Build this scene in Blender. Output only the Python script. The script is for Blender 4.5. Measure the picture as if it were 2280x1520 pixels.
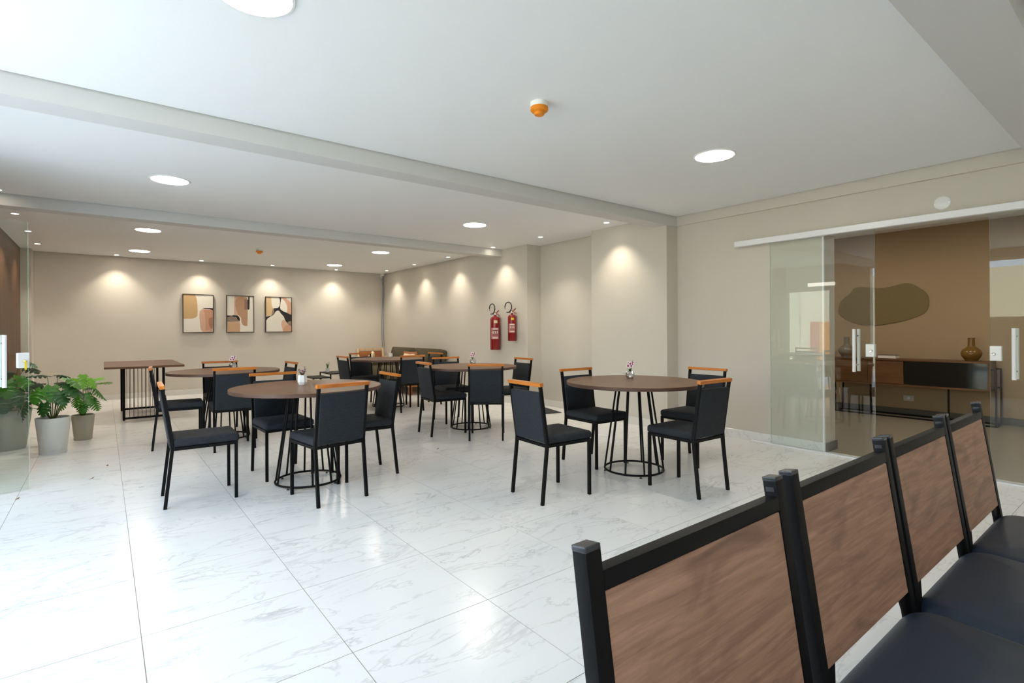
import bpy, bmesh, math, random
from mathutils import Vector, Matrix
random.seed(7)
PI = math.pi
scene = bpy.context.scene
for o in list(bpy.data.objects):
    bpy.data.objects.remove(o)
COL = scene.collection

# ------------------------------------------------------------------ camera
CAM_H, YAW, ROLL = 1.1677, 0.6627, 0.0053
cam_d = bpy.data.cameras.new('camera')
cam = bpy.data.objects.new('camera', cam_d)
COL.objects.link(cam)
cam_d.sensor_width = 36.0
cam_d.lens = 36.0 * 1165.0 / 2280.0
cam_d.shift_y = -25.0 / 2280.0
cam_d.clip_start = 0.02
cam.matrix_world = (Matrix.Translation((0, 0, CAM_H)) @ Matrix.Rotation(-YAW, 4, 'Z')
                    @ Matrix.Rotation(PI / 2, 4, 'X') @ Matrix.Rotation(-ROLL, 4, 'Z'))
scene.camera = cam

# ------------------------------------------------------------------ sky, sun, exposure
world = bpy.data.worlds.new('sky')
scene.world = world
world.use_nodes = True
bg = world.node_tree.nodes['Background']
bg.inputs[0].default_value = (0.57, 0.765, 1.0, 1)
bg.inputs[1].default_value = 7.0
sun_d = bpy.data.lights.new('sun', 'SUN')
sun_d.energy = 12.0
sun_d.angle = math.radians(1.5)
sun_d.color = (1.0, 0.95, 0.86)
sun = bpy.data.objects.new('sun', sun_d)
COL.objects.link(sun)
sun.rotation_euler = (math.radians(12), math.radians(33), 0)      # high sun from behind the building
LAMP, SPOT = 56.0, 40.0
vs = scene.view_settings
vs.view_transform = 'Standard'
vs.look = 'None'
vs.gamma = 1.0
vs.exposure = 0.14
vs.use_curve_mapping = False
WARM = (1.0, 0.86, 0.66)

# ------------------------------------------------------------------ materials
M = {}


def lin(r, g, b):
    f = lambda c: (c / 255) / 12.92 if c / 255 <= 0.04045 else ((c / 255 + 0.055) / 1.055) ** 2.4
    return (f(r), f(g), f(b), 1)


class NT:
    def __init__(s, name):
        s.m = bpy.data.materials.new(name)
        s.m.use_nodes = True
        s.t = s.m.node_tree
        s.b = s.t.nodes['Principled BSDF']
        M[name] = s.m

    def n(s, kind, **kw):
        nd = s.t.nodes.new(kind)
        for k, v in kw.items():
            if k.startswith('i_'):
                key = k[2:]
                nd.inputs[int(key) if key.isdigit() else key.replace('_', ' ')].default_value = v
            else:
                setattr(nd, k, v)
        return nd

    def l(s, a, b):
        s.t.links.new(a, b)

    def coords(s, scale=(1, 1, 1), rand=0.0, rot=(0, 0, 0)):
        tc = s.n('ShaderNodeTexCoord')
        mp = s.n('ShaderNodeMapping')
        mp.inputs['Scale'].default_value = scale
        mp.inputs['Rotation'].default_value = rot
        src = tc.outputs['Object']
        if rand:
            oi = s.n('ShaderNodeObjectInfo')
            mu = s.n('ShaderNodeMath', operation='MULTIPLY', i_1=rand)
            s.l(oi.outputs['Random'], mu.inputs[0])
            ad = s.n('ShaderNodeVectorMath', operation='ADD')
            s.l(src, ad.inputs[0])
            s.l(mu.outputs[0], ad.inputs[1])
            src = ad.outputs[0]
        s.l(src, mp.inputs[0])
        return mp.outputs[0]


def plain(name, col, rough=0.5, metal=0.0, spec=0.5, noise=0.0, nscale=40, bump=0.0, bscale=200):
    t = NT(name)
    t.b.inputs['Roughness'].default_value = rough
    t.b.inputs['Metallic'].default_value = metal
    t.b.inputs['Specular IOR Level'].default_value = spec
    c = t.coords()
    nz = t.n('ShaderNodeTexNoise', i_Scale=nscale, i_Detail=3.0)
    t.l(c, nz.inputs['Vector'])
    mx = t.n('ShaderNodeMixRGB', blend_type='MULTIPLY', i_Fac=1.0)
    mx.inputs[1].default_value = col
    rp = t.n('ShaderNodeMapRange', i_3=1 - noise, i_4=1 + noise)
    t.l(nz.outputs['Fac'], rp.inputs[0])
    t.l(rp.outputs[0], mx.inputs[2])
    t.l(mx.outputs[0], t.b.inputs['Base Color'])
    if bump:
        n2 = t.n('ShaderNodeTexNoise', i_Scale=bscale, i_Detail=4.0)
        t.l(c, n2.inputs['Vector'])
        bp = t.n('ShaderNodeBump', i_Strength=bump, i_Distance=0.002)
        t.l(n2.outputs['Fac'], bp.inputs['Height'])
        t.l(bp.outputs[0], t.b.inputs['Normal'])
    return t.m


def marble(name):
    t = NT(name)
    t.b.inputs['Roughness'].default_value = 0.21
    t.b.inputs['Specular IOR Level'].default_value = 0.42
    c = t.coords(scale=(1.0, 2.6, 1.0), rand=61.0, rot=(0, 0, 0.10))

    def vein(scale, width, dist):
        nz = t.n('ShaderNodeTexNoise', i_Scale=scale, i_Detail=6.0, i_Roughness=0.54, i_Distortion=dist)
        t.l(c, nz.inputs['Vector'])
        sb = t.n('ShaderNodeMath', operation='SUBTRACT', i_1=0.5)
        t.l(nz.outputs['Fac'], sb.inputs[0])
        ab = t.n('ShaderNodeMath', operation='ABSOLUTE')
        t.l(sb.outputs[0], ab.inputs[0])
        mr = t.n('ShaderNodeMapRange', i_1=0.0, i_2=width, i_3=1.0, i_4=0.0)
        t.l(ab.outputs[0], mr.inputs[0])
        return mr.outputs[0]
    v1, v2 = vein(1.35, 0.013, 0.9), vein(2.9, 0.024, 1.3)
    mk = t.n('ShaderNodeTexNoise', i_Scale=1.9, i_Detail=2.0)
    t.l(c, mk.inputs['Vector'])
    mm = t.n('ShaderNodeMapRange', i_1=0.52, i_2=0.68, i_3=0.0, i_4=1.0)
    t.l(mk.outputs['Fac'], mm.inputs[0])
    m2 = t.n('ShaderNodeMath', operation='MULTIPLY')
    t.l(v2, m2.inputs[0])
    t.l(mm.outputs[0], m2.inputs[1])
    m1 = t.n('ShaderNodeMath', operation='MULTIPLY', i_1=0.55)
    t.l(v1, m1.inputs[0])
    ad = t.n('ShaderNodeMath', operation='MAXIMUM')
    t.l(m1.outputs[0], ad.inputs[0])
    t.l(m2.outputs[0], ad.inputs[1])
    fc = t.n('ShaderNodeMath', operation='MULTIPLY', i_1=0.55)
    t.l(ad.outputs[0], fc.inputs[0])
    cl = t.n('ShaderNodeMixRGB')
    cl.inputs[1].default_value = (0.84, 0.835, 0.82, 1)
    cl.inputs[2].default_value = (0.80, 0.795, 0.78, 1)
    t.l(mk.outputs['Fac'], cl.inputs[0])
    mx = t.n('ShaderNodeMixRGB')
    mx.inputs[2].default_value = (0.36, 0.35, 0.33, 1)
    t.l(fc.outputs[0], mx.inputs[0])
    t.l(cl.outputs[0], mx.inputs[1])
    t.l(mx.outputs[0], t.b.inputs['Base Color'])
    return t.m


def wood(name, c1, c2, c3, scale, rough=0.45, rand=0.0, knots=False, spec=0.4):
    """grain runs along local X"""
    t = NT(name)
    t.b.inputs['Roughness'].default_value = rough
    t.b.inputs['Specular IOR Level'].default_value = spec
    c = t.coords(scale=scale, rand=rand)
    n1 = t.n('ShaderNodeTexNoise', i_Scale=1.0, i_Detail=8.0, i_Roughness=0.62, i_Distortion=0.6)
    t.l(c, n1.inputs['Vector'])
    r1 = t.n('ShaderNodeMapRange', i_1=0.32, i_2=0.68)
    t.l(n1.outputs['Fac'], r1.inputs[0])
    mx = t.n('ShaderNodeMixRGB')
    mx.inputs[1].default_value = c1
    mx.inputs[2].default_value = c2
    t.l(r1.outputs[0], mx.inputs[0])
    out = mx.outputs[0]
    cb = t.coords(scale=(scale[0] * 0.8, scale[1] * 0.2, scale[2] * (0.13 if knots else 0.3)), rand=rand)
    n2 = t.n('ShaderNodeTexNoise', i_Scale=1.0, i_Detail=3.0, i_Distortion=1.2 if knots else 0.4)
    t.l(cb, n2.inputs['Vector'])
    r2 = t.n('ShaderNodeMapRange', i_1=0.52, i_2=0.74, i_3=0.0, i_4=0.75)
    t.l(n2.outputs['Fac'], r2.inputs[0])
    m2 = t.n('ShaderNodeMixRGB')
    m2.inputs[2].default_value = c3
    t.l(r2.outputs[0], m2.inputs[0])
    t.l(out, m2.inputs[1])
    out = m2.outputs[0]
    if knots:
        wv = t.n('ShaderNodeTexWave', wave_type='RINGS', i_Scale=1.1, i_Distortion=9.0, i_Detail=3.0, i_Detail_Scale=1.2)
        t.l(cb, wv.inputs['Vector'])
        r3 = t.n('ShaderNodeMapRange', i_1=0.0, i_2=0.35, i_3=0.16, i_4=0.0)
        t.l(wv.outputs['Fac'], r3.inputs[0])
        m3 = t.n('ShaderNodeMixRGB')
        m3.inputs[2].default_value = c3
        t.l(r3.outputs[0], m3.inputs[0])
        t.l(out, m3.inputs[1])
        out = m3.outputs[0]
    t.l(out, t.b.inputs['Base Color'])
    bp = t.n('ShaderNodeBump', i_Strength=0.12, i_Distance=0.001)
    t.l(n1.outputs['Fac'], bp.inputs['Height'])
    t.l(bp.outputs[0], t.b.inputs['Normal'])
    return t.m


def glass(name, tint):
    t = NT(name)
    t.t.nodes.remove(t.b)
    out = t.t.nodes['Material Output']
    tr = t.n('ShaderNodeBsdfTransparent')
    tr.inputs[0].default_value = tint
    gl = t.n('ShaderNodeBsdfGlossy')
    gl.inputs['Roughness'].default_value = 0.0
    fr = t.n('ShaderNodeFresnel', i_IOR=1.48)
    mx = t.n('ShaderNodeMixShader')
    ge = t.n('ShaderNodeNewGeometry')                 # reflect on the outer side of each face only
    inv = t.n('ShaderNodeMath', operation='SUBTRACT', i_0=1.0)
    t.l(ge.outputs['Backfacing'], inv.inputs[1])
    two = t.n('ShaderNodeMath', operation='MULTIPLY', i_1=1.8, use_clamp=True)
    t.l(fr.outputs[0], two.inputs[0])
    fac = t.n('ShaderNodeMath', operation='MULTIPLY')
    t.l(two.outputs[0], fac.inputs[0])
    t.l(inv.outputs[0], fac.inputs[1])
    t.l(fac.outputs[0], mx.inputs[0])
    t.l(tr.outputs[0], mx.inputs[1])
    t.l(gl.outputs[0], mx.inputs[2])
    t.l(mx.outputs[0], out.inputs[0])
    return t.m


def emis(name, col, strength):
    t = NT(name)
    t.b.inputs['Base Color'].default_value = (0.8, 0.8, 0.8, 1)
    t.b.inputs['Emission Color'].default_value = (*col, 1)
    t.b.inputs['Emission Strength'].default_value = strength
    return t.m


plain('wall_paint', lin(207, 200, 189), 0.75, noise=0.012, nscale=6, bump=0.05, bscale=160)
plain('ceiling_paint', lin(240, 240, 239), 0.8, noise=0.008, nscale=3)
plain('beam_paint', lin(211, 209, 205), 0.75, noise=0.01, nscale=5)
plain('brown_paint', lin(170, 146, 114), 0.8, noise=0.015, nscale=5)
plain('void', (0.05, 0.05, 0.05, 1), 0.9)
plain('grout', lin(138, 130, 124), 0.9)
plain('outside_paint', lin(236, 224, 192), 0.8, noise=0.03, nscale=3)
plain('outside_ground', lin(205, 208, 210), 0.9, noise=0.05, nscale=5)
marble('marble')
plain('office_floor', lin(150, 140, 122), 0.22, noise=0.06, nscale=4)
plain('office_skirting', lin(92, 88, 80), 0.5, noise=0.04)
plain('skirting', lin(222, 219, 213), 0.3, noise=0.05, nscale=7)
plain('white_metal', lin(236, 236, 238), 0.28, spec=0.5)
plain('white_plastic', lin(238, 238, 236), 0.35)
plain('black_metal', (0.0035, 0.0035, 0.0038, 1), 0.48, spec=0.17)
plain('black_plastic', (0.012, 0.012, 0.013, 1), 0.35)
plain('cap_plastic', (0.028, 0.029, 0.034, 1), 0.25, spec=0.6)
plain('chrome', (0.75, 0.75, 0.77, 1), 0.16, metal=1.0)
plain('yellow_plastic', lin(235, 205, 30), 0.45)
plain('orange_plastic', lin(238, 140, 8), 0.4)
plain('pot_white', lin(214, 215, 210), 0.45, noise=0.01)
plain('pot_grey', lin(172, 168, 152), 0.5, noise=0.02)
plain('pot_sage', lin(170, 172, 158), 0.5, noise=0.02)
plain('soil', (0.02, 0.014, 0.01, 1), 0.95, noise=0.5, nscale=60, bump=1.0, bscale=90)
plain('ceramic_white', lin(244, 243, 240), 0.3)
plain('ceramic_brown', lin(120, 88, 36), 0.22, noise=0.03)
plain('ceramic_grey', lin(118, 104, 82), 0.25, noise=0.03)
plain('olive_board', lin(124, 106, 66), 0.45, noise=0.02)
plain('mat_rubber', (0.025, 0.025, 0.026, 1), 0.9, noise=0.3, nscale=200, bump=0.6, bscale=400)
plain('red_enamel', (0.25, 0.004, 0.006, 1), 0.22, spec=0.6)
plain('label_red', (0.20, 0.03, 0.03, 1), 0.4)
plain('label_pink', lin(196, 128, 128), 0.5)
plain('paper', lin(232, 226, 214), 0.7)
plain('paper_cream', lin(236, 220, 176), 0.7)
plain('cable_blue', lin(96, 116, 140), 0.5)
plain('rubber_black', (0.01, 0.01, 0.01, 1), 0.5)
plain('petal_white', lin(246, 240, 240), 0.6)
plain('petal_magenta', lin(168, 20, 92), 0.6)
plain('petal_purple', lin(122, 48, 112), 0.65)
plain('stem_green', lin(92, 104, 48), 0.6)
plain('bud_green', lin(160, 150, 84), 0.6)
plain('leaf_dark', (0.022, 0.095, 0.018, 1), 0.36, noise=0.35, nscale=9)
plain('leaf_mid', (0.045, 0.19, 0.012, 1), 0.38, noise=0.3, nscale=9)
plain('leaf_bright', (0.15, 0.42, 0.015, 1), 0.42, noise=0.25, nscale=9)
plain('leaf_brown', lin(120, 70, 40), 0.8)
plain('grass_green', lin(88, 128, 52), 0.6, noise=0.3, nscale=20)
plain('sofa_olive', lin(80, 72, 50), 0.9, noise=0.08, nscale=60, bump=0.3, bscale=500)
plain('rust_fabric', lin(150, 92, 58), 0.85, noise=0.1, nscale=50)
plain('cream_fabric', lin(226, 206, 172), 0.9, noise=0.08, nscale=40, bump=0.3)
plain('leather_navy', (0.018, 0.028, 0.047, 1), 0.45, spec=0.45, noise=0.04, bump=0.06, bscale=500)
plain('frame_dark', lin(58, 44, 34), 0.5)
plain('black_glass', (0.003, 0.003, 0.003, 1), 0.08)
plain('outlet_grey', lin(196, 190, 180), 0.4)
plain('board_orange', lin(240, 150, 40), 0.6)
plain('board_red', lin(190, 60, 50), 0.6)
wood('walnut', lin(122, 88, 63), lin(106, 75, 53), lin(96, 66, 46), (5, 60, 60), 0.36, spec=0.36)
wood('walnut_edge', lin(96, 70, 58), lin(84, 60, 50), lin(76, 54, 44), (3, 3, 90), 0.4)
wood('handle_wood', lin(214, 132, 52), lin(190, 108, 36), lin(168, 92, 30), (6, 60, 60), 0.35, rand=11, spec=0.5)
wood('bench_wood', lin(184, 143, 118), lin(150, 113, 91), lin(108, 80, 65), (4.5, 60, 95), 0.5, rand=23, knots=True, spec=0.35)
wood('credenza_wood', lin(118, 80, 44), lin(92, 60, 32), lin(68, 44, 24), (30, 3, 30), 0.4)
wood('sofa_wood', lin(190, 122, 60), lin(168, 104, 50), lin(150, 88, 42), (20, 4, 20), 0.45)
wood('light_wood', lin(232, 204, 164), lin(218, 188, 146), lin(200, 168, 126), (30, 30, 5), 0.45)
wood('slat_wood', lin(122, 84, 58), lin(98, 64, 44), lin(80, 52, 36), (40, 40, 2.0), 0.5, rand=9)
glass('glass_clear', (0.962, 0.982, 0.966, 1))
glass('glass_door', (0.93, 0.965, 0.94, 1))
plain('glass_edge', (0.45, 0.62, 0.55, 1), 0.15)
emis('lamp_glow', (1.0, 0.925, 0.81), LAMP)
emis('spot_glow', (1.0, 0.90, 0.72), 30.0)
emis('tube_glow', (1.0, 0.93, 0.80), 9.0)


def fabric(name, c1, c2):
    t = NT(name)
    t.b.inputs['Roughness'].default_value = 0.75
    t.b.inputs['Specular IOR Level'].default_value = 0.35
    c = t.coords(scale=(30, 30, 420), rand=5.0)
    n1 = t.n('ShaderNodeTexNoise', i_Scale=1.0, i_Detail=3.0)
    t.l(c, n1.inputs['Vector'])
    r1 = t.n('ShaderNodeMapRange', i_1=0.4, i_2=0.7)
    t.l(n1.outputs['Fac'], r1.inputs[0])
    mx = t.n('ShaderNodeMixRGB')
    mx.inputs[1].default_value = c1
    mx.inputs[2].default_value = c2
    t.l(r1.outputs[0], mx.inputs[0])
    t.l(mx.outputs[0], t.b.inputs['Base Color'])
    bp = t.n('ShaderNodeBump', i_Strength=0.25, i_Distance=0.001)
    t.l(n1.outputs['Fac'], bp.inputs['Height'])
    t.l(bp.outputs[0], t.b.inputs['Normal'])


fabric('charcoal_fabric', (0.012, 0.0150, 0.0195, 1), (0.023, 0.0285, 0.037, 1))

# ------------------------------------------------------------------ mesh helpers


class MB:
    def __init__(s):
        s.bm = bmesh.new()

    def box(s, x0, x1, y0, y1, z0, z1, mat=0):
        v = [s.bm.verts.new((x, y, z)) for z in (z0, z1) for x, y in ((x0, y0), (x1, y0), (x1, y1), (x0, y1))]
        for f in ((3, 2, 1, 0), (4, 5, 6, 7), (0, 1, 5, 4), (1, 2, 6, 5), (2, 3, 7, 6), (3, 0, 4, 7)):
            fc = s.bm.faces.new([v[i] for i in f])
            fc.material_index = mat
        return s

    def bevel(s, w, seg=2):
        bmesh.ops.bevel(s.bm, geom=list(s.bm.edges), offset=w, segments=seg, profile=0.7, affect='EDGES', clamp_overlap=True)
        return s

    def bar(s, a, b, w, d, up=(0, 0, 1), twist=None):
        """rectangular bar from a to b; w across, d along 'up' side"""
        a, b = Vector(a), Vector(b)
        t = (b - a).normalized()
        u = Vector(up)
        if abs(t.dot(u)) > 0.98:
            u = Vector((0, 1, 0))
        r = t.cross(u).normalized()
        u = r.cross(t).normalized()
        ring = lambda p: [s.bm.verts.new(p + r * i * w / 2 + u * j * d / 2) for i, j in ((-1, -1), (1, -1), (1, 1), (-1, 1))]
        A, B = ring(a), ring(b)
        for i in range(4):
            s.bm.faces.new((A[i], A[(i + 1) % 4], B[(i + 1) % 4], B[i]))
        s.bm.faces.new(A[::-1])
        s.bm.faces.new(B)
        return s

    def poly_bar(s, pts, w, d, side=(1, 0, 0)):
        """mitred rectangular tube along pts; w along 'side', d in the bend plane"""
        pts = [Vector(p) for p in pts]
        sd = Vector(side).normalized()
        rings = []
        for i, p in enumerate(pts):
            ts = []
            if i:
                ts.append((p - pts[i - 1]).normalized())
            if i < len(pts) - 1:
                ts.append((pts[i + 1] - p).normalized())
            t = sum(ts, Vector()).normalized()
            u = sd.cross(t).normalized()
            k = d / 2 / max(0.3, u.dot(sd.cross(ts[0]).normalized()))
            rings.append([s.bm.verts.new(p + sd * a * w / 2 + u * b * k) for a, b in ((-1, -1), (1, -1), (1, 1), (-1, 1))])
        for A, B in zip(rings, rings[1:]):
            for i in range(4):
                s.bm.faces.new((A[i], A[(i + 1) % 4], B[(i + 1) % 4], B[i]))
        s.bm.faces.new(rings[0][::-1])
        s.bm.faces.new(rings[-1])
        return s

    def tube(s, pts, r, n=8, closed=False):
        pts = [Vector(p) for p in pts]
        rr = r if isinstance(r, (list, tuple)) else [r] * len(pts)
        rings = []
        prev = None
        L = len(pts)
        for i, p in enumerate(pts):
            a = pts[(i - 1) % L] if (closed or i) else p
            b = pts[(i + 1) % L] if (closed or i < L - 1) else p
            t = (b - a).normalized()
            if prev is None:
                u = t.orthogonal().normalized()
            else:
                u = (prev - t * prev.dot(t)).normalized()
            prev = u
            w = t.cross(u)
            rings.append([s.bm.verts.new(p + (u * math.cos(2 * PI * k / n) + w * math.sin(2 * PI * k / n)) * rr[i]) for k in range(n)])
        pairs = list(zip(rings, rings[1:]))
        if closed:
            pairs.append((rings[-1], rings[0]))
        for A, B in pairs:
            off = 0
            if closed and B is rings[0]:
                off = min(range(n), key=lambda o: sum((A[k].co - B[(k + o) % n].co).length for k in range(n)))
            for k in range(n):
                s.bm.faces.new((A[k], A[(k + 1) % n], B[(k + 1 + off) % n], B[(k + off) % n]))
        if not closed:
            s.bm.faces.new(rings[0][::-1])
            s.bm.faces.new(rings[-1])
        return s

    def lathe(s, prof, c=(0, 0, 0), n=32, mat=0, axis=None):
        c = Vector(c)
        rings = []
        for r, z in prof:
            if r < 1e-6:
                rings.append([s.bm.verts.new(c + Vector((0, 0, z)))])
            else:
                rings.append([s.bm.verts.new(c + Vector((r * math.cos(2 * PI * k / n), r * math.sin(2 * PI * k / n), z))) for k in range(n)])
        for A, B in zip(rings, rings[1:]):
            for k in range(n):
                a, b = A[k % len(A)], A[(k + 1) % len(A)]
                cc, d = B[(k + 1) % len(B)], B[k % len(B)]
                vs_ = []
                for v in (a, b, cc, d):
                    if v not in vs_:
                        vs_.append(v)
                if len(vs_) > 2:
                    f = s.bm.faces.new(vs_)
                    f.material_index = mat
        return s

    def cushion(s, w, d, h, rc=0.03, re=0.02, crown=0.0, seg=5, n=6, bottom_round=True):
        """upholstered block centred on x,y with base at z=0"""
        def ring(inset, z):
            ww, dd, r = w / 2 - inset, d / 2 - inset, max(rc - inset, 0.004)
            out = []
            for cx, cy, a0 in ((ww - r, dd - r, 0), (-ww + r, dd - r, 90), (-ww + r, -dd + r, 180), (ww - r, -dd + r, 270)):
                for k in range(n + 1):
                    a = math.radians(a0 + 90 * k / n)
                    out.append(s.bm.verts.new((cx + r * math.cos(a), cy + r * math.sin(a), z)))
            return out
        spec = []
        if bottom_round:
            b = min(re * 0.5, 0.01)
            spec += [(b, 0), (0, b)]
        else:
            spec += [(0, 0)]
        for k in range(seg + 1):
            a = PI / 2 * k / seg
            spec.append((re * (1 - math.cos(a)), h - re + re * math.sin(a)))
        if crown:
            m = min(w, d) / 2
            spec += [(re + (m - re) * 0.35, h + crown * 0.6), (re + (m - re) * 0.75, h + crown)]
        R = [ring(*q) for q in spec]
        for A, B in zip(R, R[1:]):
            L = len(A)
            for i in range(L):
                s.bm.faces.new((A[i], A[(i + 1) % L], B[(i + 1) % L], B[i]))
        s.bm.faces.new(R[0][::-1])
        s.bm.faces.new(R[-1])
        return s

    def ngon(s, pts, mat=0):
        f = s.bm.faces.new([s.bm.verts.new(p) for p in pts])
        f.material_index = mat
        return s

    def extrude_poly(s, pts, vec):
        v = Vector(vec)
        A = [s.bm.verts.new(Vector(p)) for p in pts]
        B = [s.bm.verts.new(Vector(p) + v) for p in pts]
        s.bm.faces.new(A[::-1])
        s.bm.faces.new(B)
        L = len(A)
        for i in range(L):
            s.bm.faces.new((A[i], A[(i + 1) % L], B[(i + 1) % L], B[i]))
        return s

    def xf(s, m):
        bmesh.ops.transform(s.bm, matrix=m, verts=list(s.bm.verts))
        return s

    def mesh(s, name, smooth=None):
        bmesh.ops.recalc_face_normals(s.bm, faces=list(s.bm.faces))
        me = bpy.data.meshes.new(name)
        s.bm.to_mesh(me)
        s.bm.free()
        if smooth:
            me.polygons.foreach_set('use_smooth', [True] * len(me.polygons))
            me.set_sharp_from_angle(angle=math.radians(smooth))
        return me

    def obj(s, name, mat, parent=None, loc=None, smooth=None, rz=0.0):
        me = s.mesh(name, smooth)
        for m_ in (mat if isinstance(mat, (list, tuple)) else [mat]):
            me.materials.append(M[m_])
        return link(name, me, parent, loc, rz)


def link(name, me, parent=None, loc=None, rz=0.0):
    o = bpy.data.objects.new(name, me)
    COL.objects.link(o)
    if parent:
        o.parent = parent
    if loc is not None:
        o.location = loc
    if rz:
        o.rotation_euler = (0, 0, rz)
    return o


def tag(o, label=None, cat=None, group=None, kind=None):
    if label:
        o['label'] = label
    if cat:
        o['category'] = cat
    if group:
        o['group'] = group
    if kind:
        o['kind'] = kind
    return o


def empty(name, loc=(0, 0, 0), rz=0.0, label=None, cat=None, group=None, kind=None):
    o = bpy.data.objects.new(name, None)
    o.empty_display_size = 0.1
    COL.objects.link(o)
    o.location = loc
    o.rotation_euler = (0, 0, rz)
    return tag(o, label, cat, group, kind)


def copy_tree(o, parent=None):
    c = o.copy()
    COL.objects.link(c)
    c.parent = parent
    for ch in list(o.children):
        copy_tree(ch, c)
    return c


def struct(name, mb, mat, label, cat='wall', smooth=None, parent=None):
    o = mb.obj(name, mat, parent, smooth=smooth)
    return tag(o, label, cat, kind='structure')


# ------------------------------------------------------------------ the room
H = 2.491                      # ceiling
XL, XR, YB, YN = -1.20, 5.365, 11.44, -2.5
XC = 5.155                     # face of column and of the wall with the extinguishers
XREC = 5.43                    # back of the recess
BEAMS = [(0.392, 0.664), (3.665, 3.865), (6.865, 7.065)]
BZ = 2.378                     # underside of beams

# floor: grout bed and one object per marble tile
fl = struct('floor', MB().box(XL, XREC, YN, YB, -0.12, -0.0012), 'grout', 'white marble tile floor with thin grey joints', 'floor')
P, G = 0.6, 0.0028
xs = [-0.491 + P * k for k in range(-2, 11)]
ys = [1.858 + P * k for k in range(-8, 17)]


def clampr(a, b, lo, hi):
    return max(a, lo), min(b, hi)


full_tile = None
for i in range(len(xs) - 1):
    for j in range(len(ys) - 1):
        x0, x1 = clampr(xs[i] + G / 2, xs[i + 1] - G / 2, XL, XREC)
        y0, y1 = clampr(ys[j] + G / 2, ys[j + 1] - G / 2, YN, YB)
        if x1 - x0 < 0.02 or y1 - y0 < 0.02:
            continue
        w, d = x1 - x0, y1 - y0
        is_full = w > P - 2 * G and d > P - 2 * G
        if is_full and full_tile:
            me = full_tile
        else:
            me = MB().box(-w / 2, w / 2, -d / 2, d / 2, -0.01, 0).mesh('tile')
            me.materials.append(M['marble'])
            if is_full:
                full_tile = me
        link('tile', me, fl, ((x0 + x1) / 2, (y0 + y1) / 2, 0))

# ceiling bays (plasterboard with a shadow gap along walls and beams) and the slab over them
gp = 0.012
bays = [(YN, 0.392), (0.664, 3.665), (3.865, 6.865), (7.065, YB)]
bay_lab = ['white plaster ceiling behind the camera side beam', 'white plaster ceiling of the bay nearest the camera',
           'white plaster ceiling of the middle bay between two beams', 'white plaster ceiling of the farthest bay over the pictures']
for k, (a, b) in enumerate(bays):
    mb = MB()
    z1 = H + 0.02
    mb.box(XL + gp, XC - gp if k == 3 else XR - 0.03 - gp, a + gp, b - gp, H, z1)
    if k == 2:
        mb.box(XR - 0.03 - gp, XREC - gp, 4.871 + gp, 6.217 - gp, H, z1)
    struct('ceiling', mb, 'ceiling_paint', bay_lab[k], 'ceiling')
struct('ceiling', MB().box(XL - 0.15, XR + 0.25, YN - 0.1, YB + 0.15, H + 0.10, H + 0.25), 'void', 'concrete slab above the plaster ceiling', 'ceiling')
for k, (a, b) in enumerate(BEAMS):
    struct('ceiling_beam', MB().box(XL, (XR, XR, XC)[k], a, b, BZ, H + 0.10), 'beam_paint',
           ('grey plaster ceiling beam nearest the camera at upper right', 'pale plaster ceiling beam running into the square column',
            'pale plaster ceiling beam farthest back, ending above the extinguishers')[k], 'beam')
# beam band along the sliding-door wall
struct('trim_1', MB().box(XR - 0.03, XR, 0.664, 3.665, 2.385, H + 0.1), 'wall_paint', 'shallow plaster band along the top of the sliding door wall', 'trim')

# walls
struct('wall_back', MB().box(XL - 0.15, XREC + 0.2, YB, YB + 0.15, -0.1, H + 0.1), 'wall_paint', 'beige far wall with three framed prints')
JY0, JY1, JH = 0.47, 2.081, 2.06
wr = MB()
wr.box(XR, 5.605, JY1, 3.68, -0.1, H + 0.1)
wr.box(XR, 5.605, YN, JY0, -0.1, H + 0.1)
wr.box(XR, 5.605, JY0, JY1, JH, H + 0.1)
struct('wall_right', wr, 'wall_paint', 'beige wall with the sliding glass doors')
struct('wall_column', MB().box(XC, 5.605, 3.68, 4.871, -0.1, H + 0.1).bevel(0.006, 2), 'wall_paint', 'beige square column beside the round table and sliding doors', 'column')
struct('wall_recess', MB().box(XREC, 5.605, 4.871, 6.217, -0.1, H + 0.1), 'wall_paint', 'beige recessed wall between the column and the extinguisher wall')
struct('wall_right', MB().box(XC, 5.605, 6.217, YB, -0.1, H + 0.1), 'wall_paint', 'beige side wall with two red extinguishers')
struct('wall_near', MB().box(XL - 0.15, 5.605, YN - 0.12, YN, -0.1, H + 0.1), 'wall_paint', 'plain beige wall behind the camera')
# entrance side: wall with a window and a wide doorway
DY0, DY1, DZ = 4.48, 5.34, 2.01          # doorway with the open glass leaf
EY0, EY1, EZ = 2.25, 3.75, 2.35          # wide open entrance nearer the camera
WY0, WY1, WZ0, WZ1 = -1.4, 2.15, 1.30, 2.35
wl = MB()
wl.box(XL - 0.15, XL, YN, WY0, -0.1, H + 0.1)
wl.box(XL - 0.15, XL, WY0, WY1, -0.1, WZ0)
wl.box(XL - 0.15, XL, WY0, WY1, WZ1, H + 0.1)
wl.box(XL - 0.15, XL, WY1, EY0, -0.1, H + 0.1)
wl.box(XL - 0.15, XL, EY0, EY1, EZ, H + 0.1)
wl.box(XL - 0.15, XL, EY1, DY0, -0.1, H + 0.1)
wl.box(XL - 0.15, XL, DY0, DY1, DZ, H + 0.1)
struct('wall_left', wl, 'wall_paint', 'beige entrance wall with window and two open doorways')
XS = -1.015
struct('wall_left', MB().box(XL - 0.15, XS - 0.022, DY1, YB, -0.1, H + 0.1), 'frame_dark', 'dark backing wall of the wooden slat panel')
pan = empty('slat_panel', (XS, 0, 0), 0, 'brown vertical wood slat panel on the left wall behind the glass door', 'wall panel')
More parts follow.
